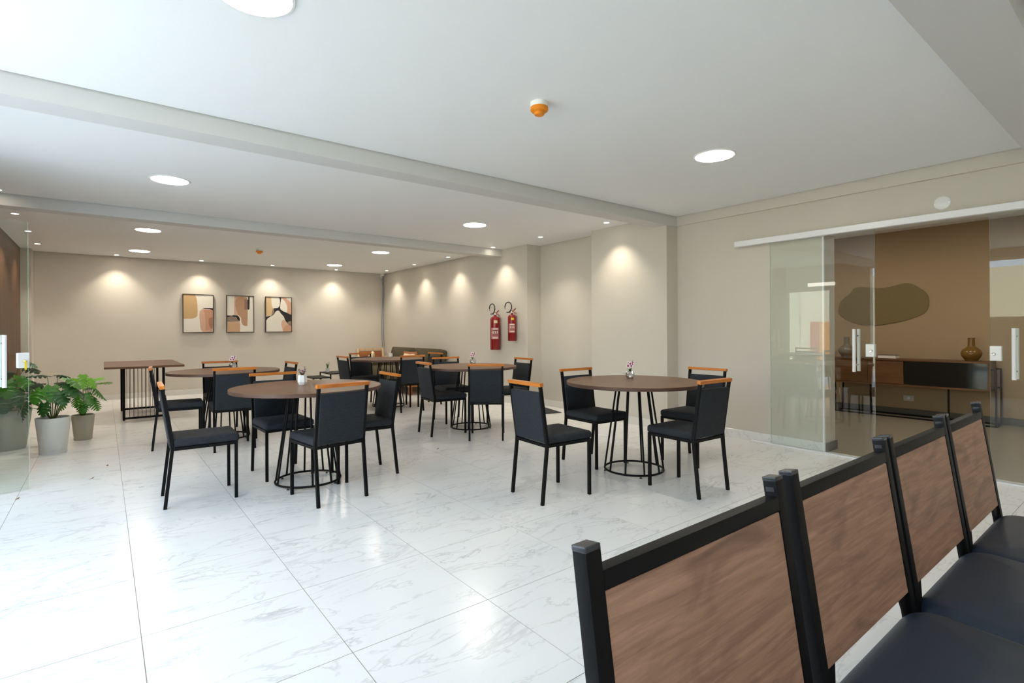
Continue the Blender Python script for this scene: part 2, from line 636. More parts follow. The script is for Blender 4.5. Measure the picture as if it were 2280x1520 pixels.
tag(pan, kind='structure')
sl = MB().box(-0.022, 0, -0.012, 0.012, 0.0, H - 0.003).mesh('slat')
sl.materials.append(M['slat_wood'])
y = DY1 + 0.015
while y < 11.08:
    link('slat', sl, pan, (0, y, 0))
    y += 0.031
struct('wall_pier', MB().box(XL, -0.89, 11.095, YB, -0.1, H + 0.1).bevel(0.005, 2), 'wall_paint', 'slim beige pier in the far left corner', 'column')
# window in the entrance wall
wn = empty('window_1', (XL - 0.08, 0, 0), 0, 'white framed window in the entrance wall', 'window', kind='structure')
fm = MB()
for a, b, c, d in ((WY0, WY0 + 0.05, WZ0, WZ1), (WY1 - 0.05, WY1, WZ0, WZ1), (WY0, WY1, WZ0, WZ0 + 0.05), (WY0, WY1, WZ1 - 0.05, WZ1), ((WY0 + WY1) / 2 - .025, (WY0 + WY1) / 2 + .025, WZ0, WZ1)):
    fm.box(-0.03, 0.03, a, b, c, d)
fm.obj('window_frame', 'white_metal', wn)
for a, b in ((WY0 + 0.05, (WY0 + WY1) / 2 - .025), ((WY0 + WY1) / 2 + .025, WY1 - 0.05)):
    MB().box(-0.004, 0.004, a, b, WZ0 + 0.05, WZ1 - 0.05).obj('pane', 'glass_clear', wn)

# skirting: low marble strips with a pale cap
SH = 0.092


def skirt(name, x0, x1, y0, y1, lab, mat='skirting'):
    struct(name, MB().box(x0, x1, y0, y1, 0, SH).bevel(0.002, 1), mat, lab, 'baseboard')


skirt('baseboard_back', -0.89, XC, YB - 0.012, YB, 'pale marble skirting along the far wall')
skirt('baseboard_right', XR - 0.012, XR, JY1, 3.668, 'veined marble skirting along the sliding door wall', 'marble')
skirt('baseboard_right', XR - 0.012, XR, YN, JY0, 'marble skirting on the door wall beside the camera')
skirt('baseboard_column', XC - 0.012, XC, 3.668, 4.871, 'marble skirting along the face of the column')
skirt('baseboard_column', XC - 0.012, XR, 3.668, 3.68, 'short marble skirting on the near side of the column')
skirt('baseboard_recess', XREC - 0.012, XREC, 4.871, 6.205, 'marble skirting inside the wall recess')
skirt('baseboard_recess', XC, XREC, 6.205, 6.217, 'short marble skirting on the return beside the recess')
skirt('baseboard_right', XC - 0.012, XC, 6.205, YB, 'marble skirting below the fire extinguishers')

# outside: paved yard and boundary wall seen only in reflections
struct('ground_outside', MB().box(-14, XL - 0.15, -8, 16, -0.12, -0.02), 'outside_ground', 'light paved yard outside the entrance', 'ground')
struct('wall_outside', MB().box(-6.2, -6.0, -8, 16, -0.1, 2.6), 'outside_paint', 'cream boundary wall across the yard')

for x0, y0, y1, mt, lab in ((-5.98, 6.24, 6.54, 'board_orange', 'orange board leaning on the boundary wall outside'), (-5.98, 6.56, 6.80, 'board_red', 'red board leaning on the boundary wall outside')):
    tag(MB().box(x0, x0 + 0.04, y0, y1, -0.02, 1.36).obj('leaning_board', mt, None), lab, 'board', 'boards outside')

# office behind the sliding doors
OX, OC = 8.54, 2.49
struct('floor', MB().box(XREC, OX, -1.6, 3.9, -0.12, 0.0), 'office_floor', 'grey brown polished floor of the room behind the glass doors', 'floor')
struct('ceiling', MB().box(5.605, OX, -1.6, 3.9, OC, OC + 0.1), 'ceiling_paint', 'plain ceiling of the room behind the glass doors', 'ceiling')
struct('wall_office', MB().box(OX, OX + 0.1, -1.7, 4.0, -0.1, OC + 0.1), 'brown_paint', 'brown painted wall behind the sideboard')
struct('wall_office', MB().box(5.605, OX, 3.9, 4.0, -0.1, OC + 0.1), 'wall_paint', 'beige side wall of the room behind the glass doors, left')
struct('wall_office', MB().box(5.605, OX, -1.7, -1.6, -0.1, OC + 0.1), 'wall_paint', 'beige side wall of the room behind the glass doors, right')
struct('baseboard_office', MB().box(OX - 0.014, OX, -1.6, 3.9, 0, 0.085), 'office_skirting', 'dark grey skirting below the brown wall', 'baseboard')
struct('baseboard_office', MB().box(XR + 0.01, 5.625, JY1 - 0.014, JY1 + 0.1, 0, 0.085), 'office_skirting', 'dark grey skirting around the door jamb', 'baseboard')
struct('trim_2', MB().box(XR - 0.014, XR + 0.01, JY1 - 0.004, JY1 + 0.012, 0.0, JH), 'white_metal', 'slim white metal strip on the edge of the doorway', 'trim')

# ------------------------------------------------------------------ sliding glass doors
rail = MB().box(5.275, 5.335, -0.37, 2.923, 2.036, 2.092).bevel(0.003, 1)
struct('trim_3', rail, 'white_metal', 'white metal rail above the sliding glass doors', 'trim')
struct('trim_4', MB().box(5.285, 5.345, -0.2, 2.775, 0.0, 0.012).bevel(0.002, 1), 'white_metal', 'white metal floor track of the sliding doors', 'trim')


def pane_mesh(w, h_, t):
    mb = MB().box(0, w, -t / 2, t / 2, 0, h_)
    for f in mb.bm.faces:
        f.normal_update()
        if abs(f.normal.y) < 0.5:
            f.material_index = 1
    return mb


def glass_door(name, loc, rz, w, hgt, hx, lx, lockside, label, zh=(0.765, 1.145), zl=(0.90, 1.012), both=True, mat='glass_clear', key=False):
    """pane in the local xz plane, x from 0 to w; front is local -y"""
    d = empty(name, loc, rz, label, 'glass door', kind='structure')
    pane_mesh(w, hgt, 0.01).obj('pane', [mat, 'glass_edge'], d)
    for s in ((-1, 1) if both else (-1,)):
        yy = s * 0.055
        hb = MB().tube([(hx, yy, zh[0]), (hx, yy, zh[1])], 0.0135, 16).obj('handle', 'white_metal', d, smooth=40)
        for z in (zh[0] + 0.06, zh[1] - 0.06):
            MB().tube([(hx, s * 0.005, z), (hx, yy, z)], 0.008, 10).obj('standoff', 'chrome', hb, smooth=40)
    lw = 0.068
    x0 = lx
    lk = MB().box(x0, x0 + lw, -0.024, 0.024, zl[0], zl[1]).bevel(0.008, 3).obj('lock', 'white_plastic', d, smooth=50)
    cx = x0 + lw * (0.35 if lockside < 0 else 0.62)
    zc = (zl[0] + zl[1]) / 2 - 0.006
    m = Matrix.Translation((cx, -0.024, zc)) @ Matrix.Rotation(PI / 2, 4, 'X')
    MB().lathe([(0, 0.006), (0.006, 0.006), (0.009, 0.002), (0.013, 0.003), (0.014, -0.002)], n=20).xf(m).obj('cylinder', 'chrome', lk, smooth=40)
    if key:
        kb = MB().box(cx - 0.0015, cx + 0.0015, -0.052, -0.026, zc - 0.006, zc + 0.006)
        kb.box(cx - 0.006, cx + 0.006, -0.045, -0.041, zc - 0.062, zc - 0.004)
        kb.obj('key', 'yellow_plastic', lk)
    return d


# local x runs toward -Y for panes facing the room (-X): rotate so that local -y -> -X
glass_door('door_1', (5.305, 2.556, 0.018), -PI / 2, 0.905, 2.02, 0.762, 0.84, 1, 'left sliding glass door pane overlapping the beige wall')
glass_door('door_2', (5.315, 0.90, 0.018), -PI / 2, 0.905, 2.02, 0.140, 0.0, -1, 'right sliding glass door pane at the photo edge')
# open entrance door on the left
ang = math.atan2(0.2663, 0.9639)
w_ = 0.84
glass_door('door_3', (-0.443 - 0.9639 * w_, 5.30 - 0.2663 * w_, 0.008), ang, w_, 1.985, w_ - 0.140, w_ - 0.066, 1, 'open glass entrance door with white handle at the left edge', mat='glass_door', key=True)
struct('trim_5', MB().box(XL - 0.1, XL - 0.03, DY0, DY1, DZ - 0.05, DZ), 'white_metal', 'white metal head rail of the entrance doorway', 'trim')

# ------------------------------------------------------------------ ceiling lights
DL = [((3.675, 2.19), 'large round lit downlight in the near bay, right side'),
      ((0.47, 2.235), 'large round lit downlight cut by the top edge of the photo'),
      ((0.46, 5.415), 'large round lit downlight in the middle bay, left side'),
      ((3.67, 5.45), 'large round lit downlight in the middle bay, right side'),
      ((0.46, 8.24), 'large round lit downlight in the far bay left, nearer the beam'),
      ((3.68, 8.30), 'large round lit downlight in the far bay right, nearer the beam'),
      ((0.465, 10.43), 'large round lit downlight in the far bay left, nearer the pictures'),
      ((3.65, 10.44), 'large round lit downlight in the far bay right, nearer the corner'),
      ((0.47, -1.0), 'unseen round downlight added behind the camera, left side'),  # this pair is added out of view to light the bench side
      ((3.67, -1.0), 'unseen round downlight added behind the camera, right side')]
proto = None
for (x, y), lab in DL:
    if proto is None:
        o = proto = empty('downlight', (0, 0, 0))
        MB().lathe([(0.138, -0.001), (0.140, -0.007), (0.150, -0.006), (0.155, 0.0), (0.150, 0.004), (0.138, 0.004)], n=48).obj('rim', 'white_plastic', o, smooth=40)
        MB().lathe([(0, -0.0025), (0.138, -0.0025), (0.138, 0.002), (0, 0.002)], n=48).obj('diffuser', 'lamp_glow', o)
    else:
        o = copy_tree(proto)
    o.location = (x, y, H)
    tag(o, lab, 'ceiling light', 'large round downlights')

SP = [((-0.77, y), 'small recessed spotlight by the wood slat wall, ' + s) for y, s in
      ((6.72, 'in front of the beam'), (7.96, 'first behind the beam'), (9.23, 'second behind the beam'), (10.47, 'nearest the far wall'))]
SP += [((x, 11.20), 'small recessed spotlight over the far wall, ' + s) for x, s in
       ((0.18, 'left of the pictures'), (1.437, 'above the left picture'), (2.67, 'above the right picture'), (3.95, 'right of the pictures'))]
SP += [((4.90, y), 'small recessed spotlight by the right wall, ' + s) for y, s in
       ((4.37, 'above the column face'), (5.61, 'in front of the recess'), (6.76, 'just in front of the far beam'),
        (8.14, 'first behind the far beam'), (9.44, 'second behind the far beam'), (10.73, 'nearest the far corner'))]
proto = None
for (x, y), lab in SP:
    if proto is None:
        o = proto = empty('spotlight', (0, 0, 0))
        MB().lathe([(0.030, 0.0), (0.032, -0.004), (0.042, -0.003), (0.045, 0.0), (0.030, 0.003)], n=28).obj('rim', 'white_plastic', o, smooth=40)
        MB().lathe([(0, -0.0015), (0.030, -0.0015), (0.030, 0.002), (0, 0.002)], n=24).obj('lamp', 'spot_glow', o)
        ld = bpy.data.lights.new('spot_beam', 'SPOT')
        ld.energy = SPOT
        ld.color = (1.0, 0.91, 0.74)
        ld.spot_size = math.radians(98)
        ld.spot_blend = 0.75
        ld.shadow_soft_size = 0.02
        lo = bpy.data.objects.new('spot_beam', ld)
        COL.objects.link(lo)
        lo.parent = o
        lo.location = (0, 0, -0.006)
    else:
        o = copy_tree(proto)
    o.location = (x, y, H)
    tag(o, lab, 'ceiling light', 'small recessed spotlights')
# unseen lamps added to brighten the office, built like the round downlights
o = None
for (x, y, lab) in ((6.9, 1.55, 'added unseen downlight in the room behind the glass doors, middle'), (7.1, 3.05, 'added unseen downlight in the room behind the glass doors, left'), (7.1, 0.1, 'added unseen downlight in the room behind the glass doors, right')):
    o = empty('downlight', (x, y, OC), 0, lab, 'ceiling light', 'added office downlights')
    MB().lathe([(0.138, -0.001), (0.14, -0.007), (0.155, 0.0), (0.138, 0.004)], n=32).obj('rim', 'white_plastic', o, smooth=40)
    MB().lathe([(0, -0.0025), (0.138, -0.0025), (0.138, 0.002), (0, 0.002)], n=32).obj('diffuser', 'lamp_glow', o)

o = empty('wall_lamp', (XL, 4.62, 2.09), 0, 'linear white lamp above the entrance doorway', 'wall lamp')
MB().box(0, 0.03, -0.27, 0.27, -0.05, 0.05).bevel(0.004, 1).obj('housing', 'white_plastic', o)
MB().box(0.03, 0.045, -0.26, 0.26, -0.035, 0.035).bevel(0.004, 1).obj('diffuser', 'tube_glow', o)

# smoke detectors, camera, wall plate
for (x, y), lab in (((2.005, 2.30), 'orange smoke detector in the near ceiling bay'), ((1.98, 9.13), 'small orange smoke detector in the far ceiling bay')):
    o = empty('smoke_detector', (x, y, H), 0, lab, 'smoke detector', 'smoke detectors')
    MB().lathe([(0, 0), (0.052, 0), (0.052, -0.026), (0.050, -0.030), (0, -0.030)], n=32).obj('base', 'white_plastic', o, smooth=35)
    MB().lathe([(0, -0.028), (0.052, -0.028), (0.053, -0.044), (0.046, -0.052), (0.030, -0.056), (0.029, -0.070), (0.026, -0.073), (0, -0.073)], n=32).obj('cover', 'orange_plastic', o, smooth=35)
o = empty('security_camera', (5.06, 11.33, 2.44), 0, 'tiny white security camera in the far right corner', 'camera')
MB().lathe([(0, 0.05), (0.035, 0.05), (0.04, 0.03), (0.03, 0.02), (0, 0.02)], n=20).obj('mount', 'white_plastic', o, smooth=40)
MB().lathe([(0, 0.045), (0.03, 0.045), (0.042, 0.02), (0.045, -0.02), (0.038, -0.035), (0, -0.036)], n=24).xf(Matrix.Rotation(math.radians(62), 4, 'X') @ Matrix.Rotation(math.radians(-12), 4, 'Y')).obj('body', 'white_plastic', o, smooth=40)
MB().lathe([(0, -0.040), (0.027, -0.040), (0.030, -0.034), (0, -0.033)], n=20).xf(Matrix.Rotation(math.radians(-62), 4, 'X')).obj('lens', 'black_glass', o, smooth=40)
MB().lathe([(0, -0.042), (0.024, -0.042), (0.028, -0.032), (0, -0.031)], n=20).xf(Matrix.Rotation(math.radians(-60), 4, 'X') @ Matrix.Rotation(math.radians(-15), 4, 'Y')).obj('lens_rim', 'black_plastic', o, smooth=40)
o = empty('wall_plate', (XR, 1.195, 2.18), 0, 'round white blank cover plate above the sliding doors', 'cover plate')
mrot = Matrix.Rotation(-PI / 2, 4, 'Y')
MB().lathe([(0, 0.008), (0.050, 0.008), (0.054, 0.005), (0.055, 0.0), (0, 0)], n=40).xf(mrot).obj('plate', 'white_plastic', o, smooth=40)
for s in (-1, 1):
    MB().lathe([(0, 0.0095), (0.003, 0.0092), (0.004, 0.007)], (0, s * 0.043, 0), 10).xf(mrot).obj('screw', 'chrome', o)

# ------------------------------------------------------------------ chairs


def make_chair():
    c = empty('dining_chair')
    W, t = 0.352, 0.020
    yj, yf, yr, yt = -0.178, 0.200, -0.220, -0.233
    for s in (-1, 1):
        x = s * W / 2
        MB().poly_bar([(x, yf, 0.0), (x, yf, 0.398)], t, t).obj('leg', 'black_metal', c)
        MB().poly_bar([(x, yr, 0.0), (x, yj - 0.002, 0.37), (x, yj, 0.41), (x, yt, 0.792)], t, t).obj('back_leg', 'black_metal', c)
    fr = MB()
    fr.box(-W / 2 + t / 2, W / 2 - t / 2, yf - t / 2, yf + t / 2, 0.378, 0.398)
    fr.box(-W / 2 + t / 2, W / 2 - t / 2, yj - t / 2, yj + t / 2, 0.378, 0.398)
    for s in (-1, 1):
        fr.box(s * W / 2 - t / 2, s * W / 2 + t / 2, yj + t / 2, yf - t / 2, 0.378, 0.398)
    fr.obj('seat_frame', 'black_metal', c)
    m = Matrix.Translation((0, (yj + yf) / 2 + 0.012, 0.398))
    MB().cushion(W + 0.022, yf - yj + 0.018, 0.056, 0.018, 0.022, crown=0.004).xf(m).obj('seat', 'charcoal_fabric', c, smooth=50)
    # upholstered back between the uprights, leaning with them
    sl_ = (yt - yj) / (0.792 - 0.41)
    tilt = math.atan(-sl_)
    z0, z1 = 0.404, 0.752
    ymid = yj + sl_ * ((z0 + z1) / 2 - 0.41)
    mb = MB().cushion(W - t + 0.004, z1 - z0, 0.030, 0.008, 0.010, n=3, seg=3)
    mb.xf(Matrix.Translation((0, ymid, (z0 + z1) / 2)) @ Matrix.Rotation(tilt, 4, 'X') @ Matrix.Rotation(PI / 2, 4, 'X') @ Matrix.Translation((0, 0, -0.015)))
    mb.obj('backrest', 'charcoal_fabric', c, smooth=50)
    mb = MB().box(-0.193, 0.193, -0.015, 0.015, -0.012, 0.012).bevel(0.003, 2)
    mb.xf(Matrix.Translation((0, yt - 0.001, 0.803)) @ Matrix.Rotation(tilt, 4, 'X'))
    mb.obj('top_rail', 'handle_wood', c, smooth=50)
    return c


CH = [
    (0.540, 4.297, -1.604, 'dark chair on the left of the faceted-pot table, nearest the camera on the left'),
    (1.164, 4.594, 3.185, 'dark chair on the far side of the faceted-pot table, seat towards the camera'),
    (1.260, 3.754, 0.127, 'dark chair with its back to the camera at the faceted-pot table'),
    (1.678, 4.144, 1.549, 'dark chair on the right of the faceted-pot table'),
    (0.604, 6.387, -1.644, 'dark chair between the rectangular table and the round table behind it'),
    (1.025, 5.960, -0.043, 'dark chair with its back to the camera at the round table beside the rectangular table'),
    (1.109, 6.920, 3.153, 'dark chair mostly hidden behind the orchid table beside the rectangular table'),
    (1.500, 6.420, 1.622, 'dark chair on the right of the round table beside the rectangular table'),
    (3.068, 5.234, -1.658, 'dark chair on the left of the round table below the extinguishers'),
    (3.318, 4.705, -0.662, 'dark chair with its back to the camera at the round table below the extinguishers'),
    (4.010, 5.220, 1.500, 'dark chair on the right of the round table below the extinguishers'),
    (3.570, 5.830, 3.000, 'dark chair behind the round table below the extinguishers'),
    (2.912, 7.371, -1.529, 'dark chair on the left of the round table in front of the sofa'),
    (3.506, 7.052, -0.006, 'dark chair with its back to the camera at the table before the sofa'),
    (3.300, 7.970, 3.231, 'dark chair behind the round table in front of the sofa, near the armchair'),
    (3.985, 7.400, 1.643, 'dark chair on the right of the round table in front of the sofa'),
    (2.530, 2.787, -1.638, 'dark chair on the near left of the round table closest to the sliding doors'),
    (3.431, 3.214, 3.105, 'dark chair on the far left of the round table closest to the sliding doors'),
    (4.134, 2.688, 1.567, 'dark chair beside the door wall on the far right of the closest round table'),
    (3.398, 2.259, -0.029, 'dark chair with its back to the bench at the table closest to the sliding doors'),
]
proto = None
for x, y, a, lab in CH:
    if proto is None:
        o = proto = make_chair()
    else:
        o = copy_tree(proto)
    o.location = (x, y, 0)
    o.rotation_euler = (0, 0, a)
    tag(o, lab, 'chair', 'dining chairs around the round tables')

# ------------------------------------------------------------------ round tables
TZ, TR = 0.743, 0.552


def make_table():
    t = empty('round_table')
    top = MB().lathe([(0, TZ), (TR - 0.003, TZ), (TR, TZ - 0.003)], n=96).lathe([(TR - 0.002, TZ - 0.028), (0, TZ - 0.028)], n=96)
    top.obj('tabletop', 'walnut', t, smooth=30)
    MB().lathe([(TR, TZ - 0.003), (TR, TZ - 0.026), (TR - 0.002, TZ - 0.028)], n=96).obj('edge_band', 'walnut_edge', t, smooth=40)
    n = 64
    MB().tube([(0.238 * math.cos(2 * PI * k / n), 0.238 * math.sin(2 * PI * k / n), 0.020) for k in range(n)], 0.0085, 8, True).obj('base_ring', 'black_metal', t, smooth=50)
    MB().tube([(0.137 * math.cos(2 * PI * k / 40), 0.137 * math.sin(2 * PI * k / 40), TZ - 0.036) for k in range(40)], 0.007, 6, True).obj('top_ring', 'black_metal', t, smooth=50)
    rod = MB().tube([(0.238, 0, 0.020), (0.137, 0, TZ - 0.034)], 0.0075, 8).mesh('rod', 50)
    rod.materials.append(M['black_metal'])
    for k in range(10):
        link('rod', rod, t, None, 2 * PI * k / 10)
    ft = MB().lathe([(0, 0), (0.011, 0), (0.011, 0.005), (0.004, 0.007), (0.004, 0.014), (0, 0.014)], n=12).mesh('foot', 40)
    ft.materials.append(M['black_plastic'])
    for k in range(4):
        a = 2 * PI * k / 4 + 0.5
        link('foot', ft, t, (0.238 * math.cos(a), 0.238 * math.sin(a), 0))
    return t


TB = [(1.255, 4.200, 0.15, 'round dark wood table holding the white faceted pot'),
      (1.055, 6.50, 0.35, 'round dark wood table beside the rectangular table'),
      (3.475, 5.265, 0.22, 'round dark wood table in the middle, below the extinguishers'),
      (3.47, 7.56, 0.1, 'round dark wood table in front of the olive sofa'),
      (3.465, 2.805, 0.40, 'round dark wood table closest to the sliding glass doors')]
proto = None
for x, y, a, lab in TB:
    if proto is None:
        o = proto = make_table()
    else:
        o = copy_tree(proto)
    o.location = (x, y, 0)
    o.rotation_euler = (0, 0, a)
    tag(o, lab, 'table', 'round dining tables')

# ------------------------------------------------------------------ table plants


def petal(L, W, cup=0.15, n=6):
    """flat petal along +x, in xy plane"""
    mb = MB()
    top, bot = [], []
    for k in range(n + 1):
        t = k / n
        w = W * math.sin(PI * min(1, t ** 0.75 * 0.98 + 0.02)) ** 0.8
        top.append(mb.bm.verts.new((L * t, w, cup * L * t * t)))
        bot.append(mb.bm.verts.new((L * t, -w, cup * L * t * t)))
    for a, b, c, d in zip(top, top[1:], bot[1:], bot):
        mb.bm.faces.new((a, b, c, d))
    return mb


def blade(L, W, bend, n=8):
    """leaf blade from the origin rising along +z and bending to +x"""
    mb = MB()
    A, B, C = [], [], []
    for k in range(n + 1):
        t = k / n
        a = bend * t
        x = L * (1 - math.cos(a)) / max(bend, 1e-3)
        z = L * math.sin(a) / max(bend, 1e-3)
        w = W * (math.sin(PI * (0.08 + 0.90 * t)) ** 0.7)
        A.append(mb.bm.verts.new((x, w, z + w * 0.3)))
        B.append(mb.bm.verts.new((x, 0, z)))
        C.append(mb.bm.verts.new((x, -w, z + w * 0.3)))
    for P1, P2 in ((A, B), (B, C)):
        for i in range(n):
            mb.bm.faces.new((P1[i], P1[i + 1], P2[i + 1], P2[i]))
    return mb


def orchid(loc, rz, label):
    o = empty('orchid_pot', loc, rz, label, 'potted flower', 'orchids on the tables')
    prof = [(0, 0), (0.020, 0), (0.025, 0.004), (0.036, 0.022), (0.0375, 0.036), (0.034, 0.052), (0.027, 0.062), (0.025, 0.060), (0.031, 0.050), (0, 0.046)]
    pot = MB()
    n = 28
    rows = 12
    rings = []
    for i in range(rows + 1):
        z = 0.062 * i / rows
        u = z / 0.062
        r = 0.019 + 0.0187 * math.sin(PI * (u * 0.78 + 0.08)) ** 0.9
        ring = []
        for k in range(n):
            bumpy = 0.0016 if (i + k) % 2 == 0 else -0.0008
            if i in (0, rows):
                bumpy = 0
            a = 2 * PI * k / n
            ring.append(pot.bm.verts.new(((r + bumpy) * math.cos(a), (r + bumpy) * math.sin(a), z)))
        rings.append(ring)
    for A, B in zip(rings, rings[1:]):
        for k in range(n):
            pot.bm.faces.new((A[k], A[(k + 1) % n], B[(k + 1) % n], B[k]))
    pot.bm.faces.new(rings[0][::-1])
    p = pot.obj('pot', 'chrome', o)
    MB().lathe([(0, 0.056), (0.026, 0.056)], n=20).obj('soil', 'soil', p)
    for a, L, b in ((0.3, 0.052, 0.5), (2.7, 0.045, 1.2), (4.3, 0.04, 1.3)):
        blade(L, 0.008, b).obj('leaf', 'leaf_dark', o, (0.008 * math.cos(a), 0.008 * math.sin(a), 0.055), 30, a)
    for dx, zt in ((0.012, 0.150), (-0.004, 0.146)):
        MB().tube([(0, 0, 0.055), (dx * 0.4, 0, 0.09), (dx, 0, 0.125), (dx * 1.8, 0, zt)], 0.0012, 6).obj('stem', 'stem_green', o)
    fl_ = [(-0.020, -0.006, 0.108), (0.008, -0.008, 0.108), (-0.002, -0.010, 0.128), (0.018, -0.004, 0.122), (0.022, 0.0, 0.138), (-0.008, 0.006, 0.134)]
    for k, (x, y, z) in enumerate(fl_):
        face = Matrix.Translation((x, y, z)) @ Matrix.Rotation(math.radians(80), 4, 'X') @ Matrix.Rotation(0.4 * k, 4, 'Z')
        fb = MB()
        for q in range(5):
            pm = petal(0.019, 0.0105, 0.10)
            pm.xf(face @ Matrix.Rotation(2 * PI * q / 5, 4, 'Z'))
            tmp = pm.mesh('tmp')
            fb.bm.from_mesh(tmp)
            bpy.data.meshes.remove(tmp)
        f = fb.obj('flower', 'petal_white', o)
        cb = MB()
        for q in range(3):
            pm = petal(0.0115, 0.0052, 0.15)
            pm.xf(face @ Matrix.Translation((0, 0, 0.0022)) @ Matrix.Rotation(2 * PI * q / 3 + 0.5, 4, 'Z'))
            tmp = pm.mesh('tmp')
            cb.bm.from_mesh(tmp)
            bpy.data.meshes.remove(tmp)
        cb.obj('lip', 'petal_magenta', f)
    for x, z in ((0.001, 0.152), (0.024, 0.153), (-0.024, 0.126)):
        MB().lathe([(0, -0.004), (0.0025, -0.001), (0.002, 0.003), (0, 0.006)], (x, 0, z), 8).obj('bud', 'bud_green', o, smooth=60)
    return o


orchid((3.619, 2.966, TZ), -0.62, 'white and magenta orchid in silver pot on the table closest to the sliding doors')
orchid((3.70, 5.55, TZ), -0.9, 'white and magenta orchid in silver pot on the table below the extinguishers')
orchid((1.165, 6.70, TZ), -0.3, 'white and magenta orchid in silver pot on the table beside the rectangular table')


def facet_pot(name, loc, rz, s, label, cat, group, plant):
    o = empty(name, loc, rz, label, cat, group)
    mb = MB()
    mb.lathe([(0, 0), (0.026 * s, 0), (0.037 * s, 0.022 * s), (0.033 * s, 0.076 * s), (0.029 * s, 0.076 * s), (0.030 * s, 0.064 * s), (0, 0.064 * s)], n=7)
    p = mb.obj('pot', 'ceramic_white', o)
    MB().lathe([(0, 0.067 * s), (0.029 * s, 0.067 * s)], n=7).obj('soil', 'soil', p)
    return o


o = facet_pot('flower_pot', (1.250, 4.325, TZ), 0.3, 1.0, 'white faceted pot of purple flowers on the front left round table', 'potted flower', None, None)
random.seed(5)
for k in range(9):
    a = k * 2.4
    le = 0.7 + 0.5 * random.random()
    tip = (0.028 * math.cos(a) * le, 0.028 * math.sin(a) * le, 0.10 + 0.03 * random.random())
    MB().tube([(0.006 * math.cos(a), 0.006 * math.sin(a), 0.066), (tip[0] * .6, tip[1] * .6, 0.088), tip], 0.0012, 5).obj('stem', 'stem_green', o)
    mb = MB()
    for q in range(6):
        pm = petal(0.0115, 0.005, 0.3)
        pm.xf(Matrix.Translation(tip) @ Matrix.Rotation(random.random() * 6, 4, 'Z') @ Matrix.Rotation(-0.9 + random.random(), 4, 'Y') @ Matrix.Rotation(q, 4, 'Z'))
        tmp = pm.mesh('tmp')
        mb.bm.from_mesh(tmp)
        bpy.data.meshes.remove(tmp)
    mb.obj('flower', 'petal_purple', o)
for k in range(8):
    a = 0.4 + k * 0.8
    blade(0.045, 0.004, 1.0 + 0.5 * (k % 2)).obj('leaf', 'petal_purple' if k % 2 else 'stem_green', o, (0.008 * math.cos(a), 0.008 * math.sin(a), 0.066), None, a)
mb = MB().tube([(0.004, 0, 0.07), (0.012, -0.004, 0.11), (0.016, -0.006, 0.138)], 0.0012, 5)
mb.obj('stem', 'petal_purple', o)
mb = MB()
for q in range(5):
    pm = petal(0.012, 0.0045, 0.5)
    pm.xf(Matrix.Translation((0.016, -0.006, 0.138)) @ Matrix.Rotation(q * 1.25, 4, 'Z'))
    tmp = pm.mesh('tmp')
    mb.bm.from_mesh(tmp)
    bpy.data.meshes.remove(tmp)
mb.obj('flower', 'petal_purple', o)

facet_pot('cup_pot', (3.60, 7.76, TZ), 0.0, 0.95, 'small white faceted cup on the round table in front of the sofa', 'pot', None, None)

# ------------------------------------------------------------------ rectangular table
rt = empty('rectangular_table', (0, 0, 0), 0, 'rectangular dark wood table on black rod frame near the potted plants', 'table')
RZ = 0.728
MB().box(0.0, 0.86, 8.30, 9.98, RZ - 0.026, RZ).bevel(0.002, 1).obj('tabletop', 'walnut', rt)
fy = (8.60, 9.66)
for yy in fy:
    fb = MB()
    for x in (0.207, 0.645):
        MB().box(x - 0.015, x + 0.015, yy - 0.015, yy + 0.015, 0.012, RZ - 0.026).obj('leg', 'black_metal', rt)
        MB().lathe([(0, 0), (0.014, 0), (0.014, 0.008), (0.006, 0.013), (0, 0.013)], (x, yy, 0), 12).obj('foot', 'black_plastic', rt)
    MB().box(0.222, 0.630, yy - 0.013, yy + 0.013, 0.015, 0.041).obj('stretcher', 'black_metal', rt)
    MB().box(0.222, 0.630, yy - 0.010, yy + 0.010, RZ - 0.046, RZ - 0.026).obj('top_bar', 'black_metal', rt)
    rd = MB().tube([(0, 0, 0.041), (0, 0, RZ - 0.046)], 0.0032, 6).mesh('rod', 50)
    rd.materials.append(M['frame_dark'])
    for k in range(8):
        link('rod', rd, rt, (0.222 + 0.408 * (k + 1) / 9, yy, 0))
for x in (0.207, 0.645):
    MB().box(x - 0.01, x + 0.01, 8.615, 9.645, RZ - 0.046, RZ - 0.026).obj('side_bar', 'black_metal', rt)

# ------------------------------------------------------------------ potted plants


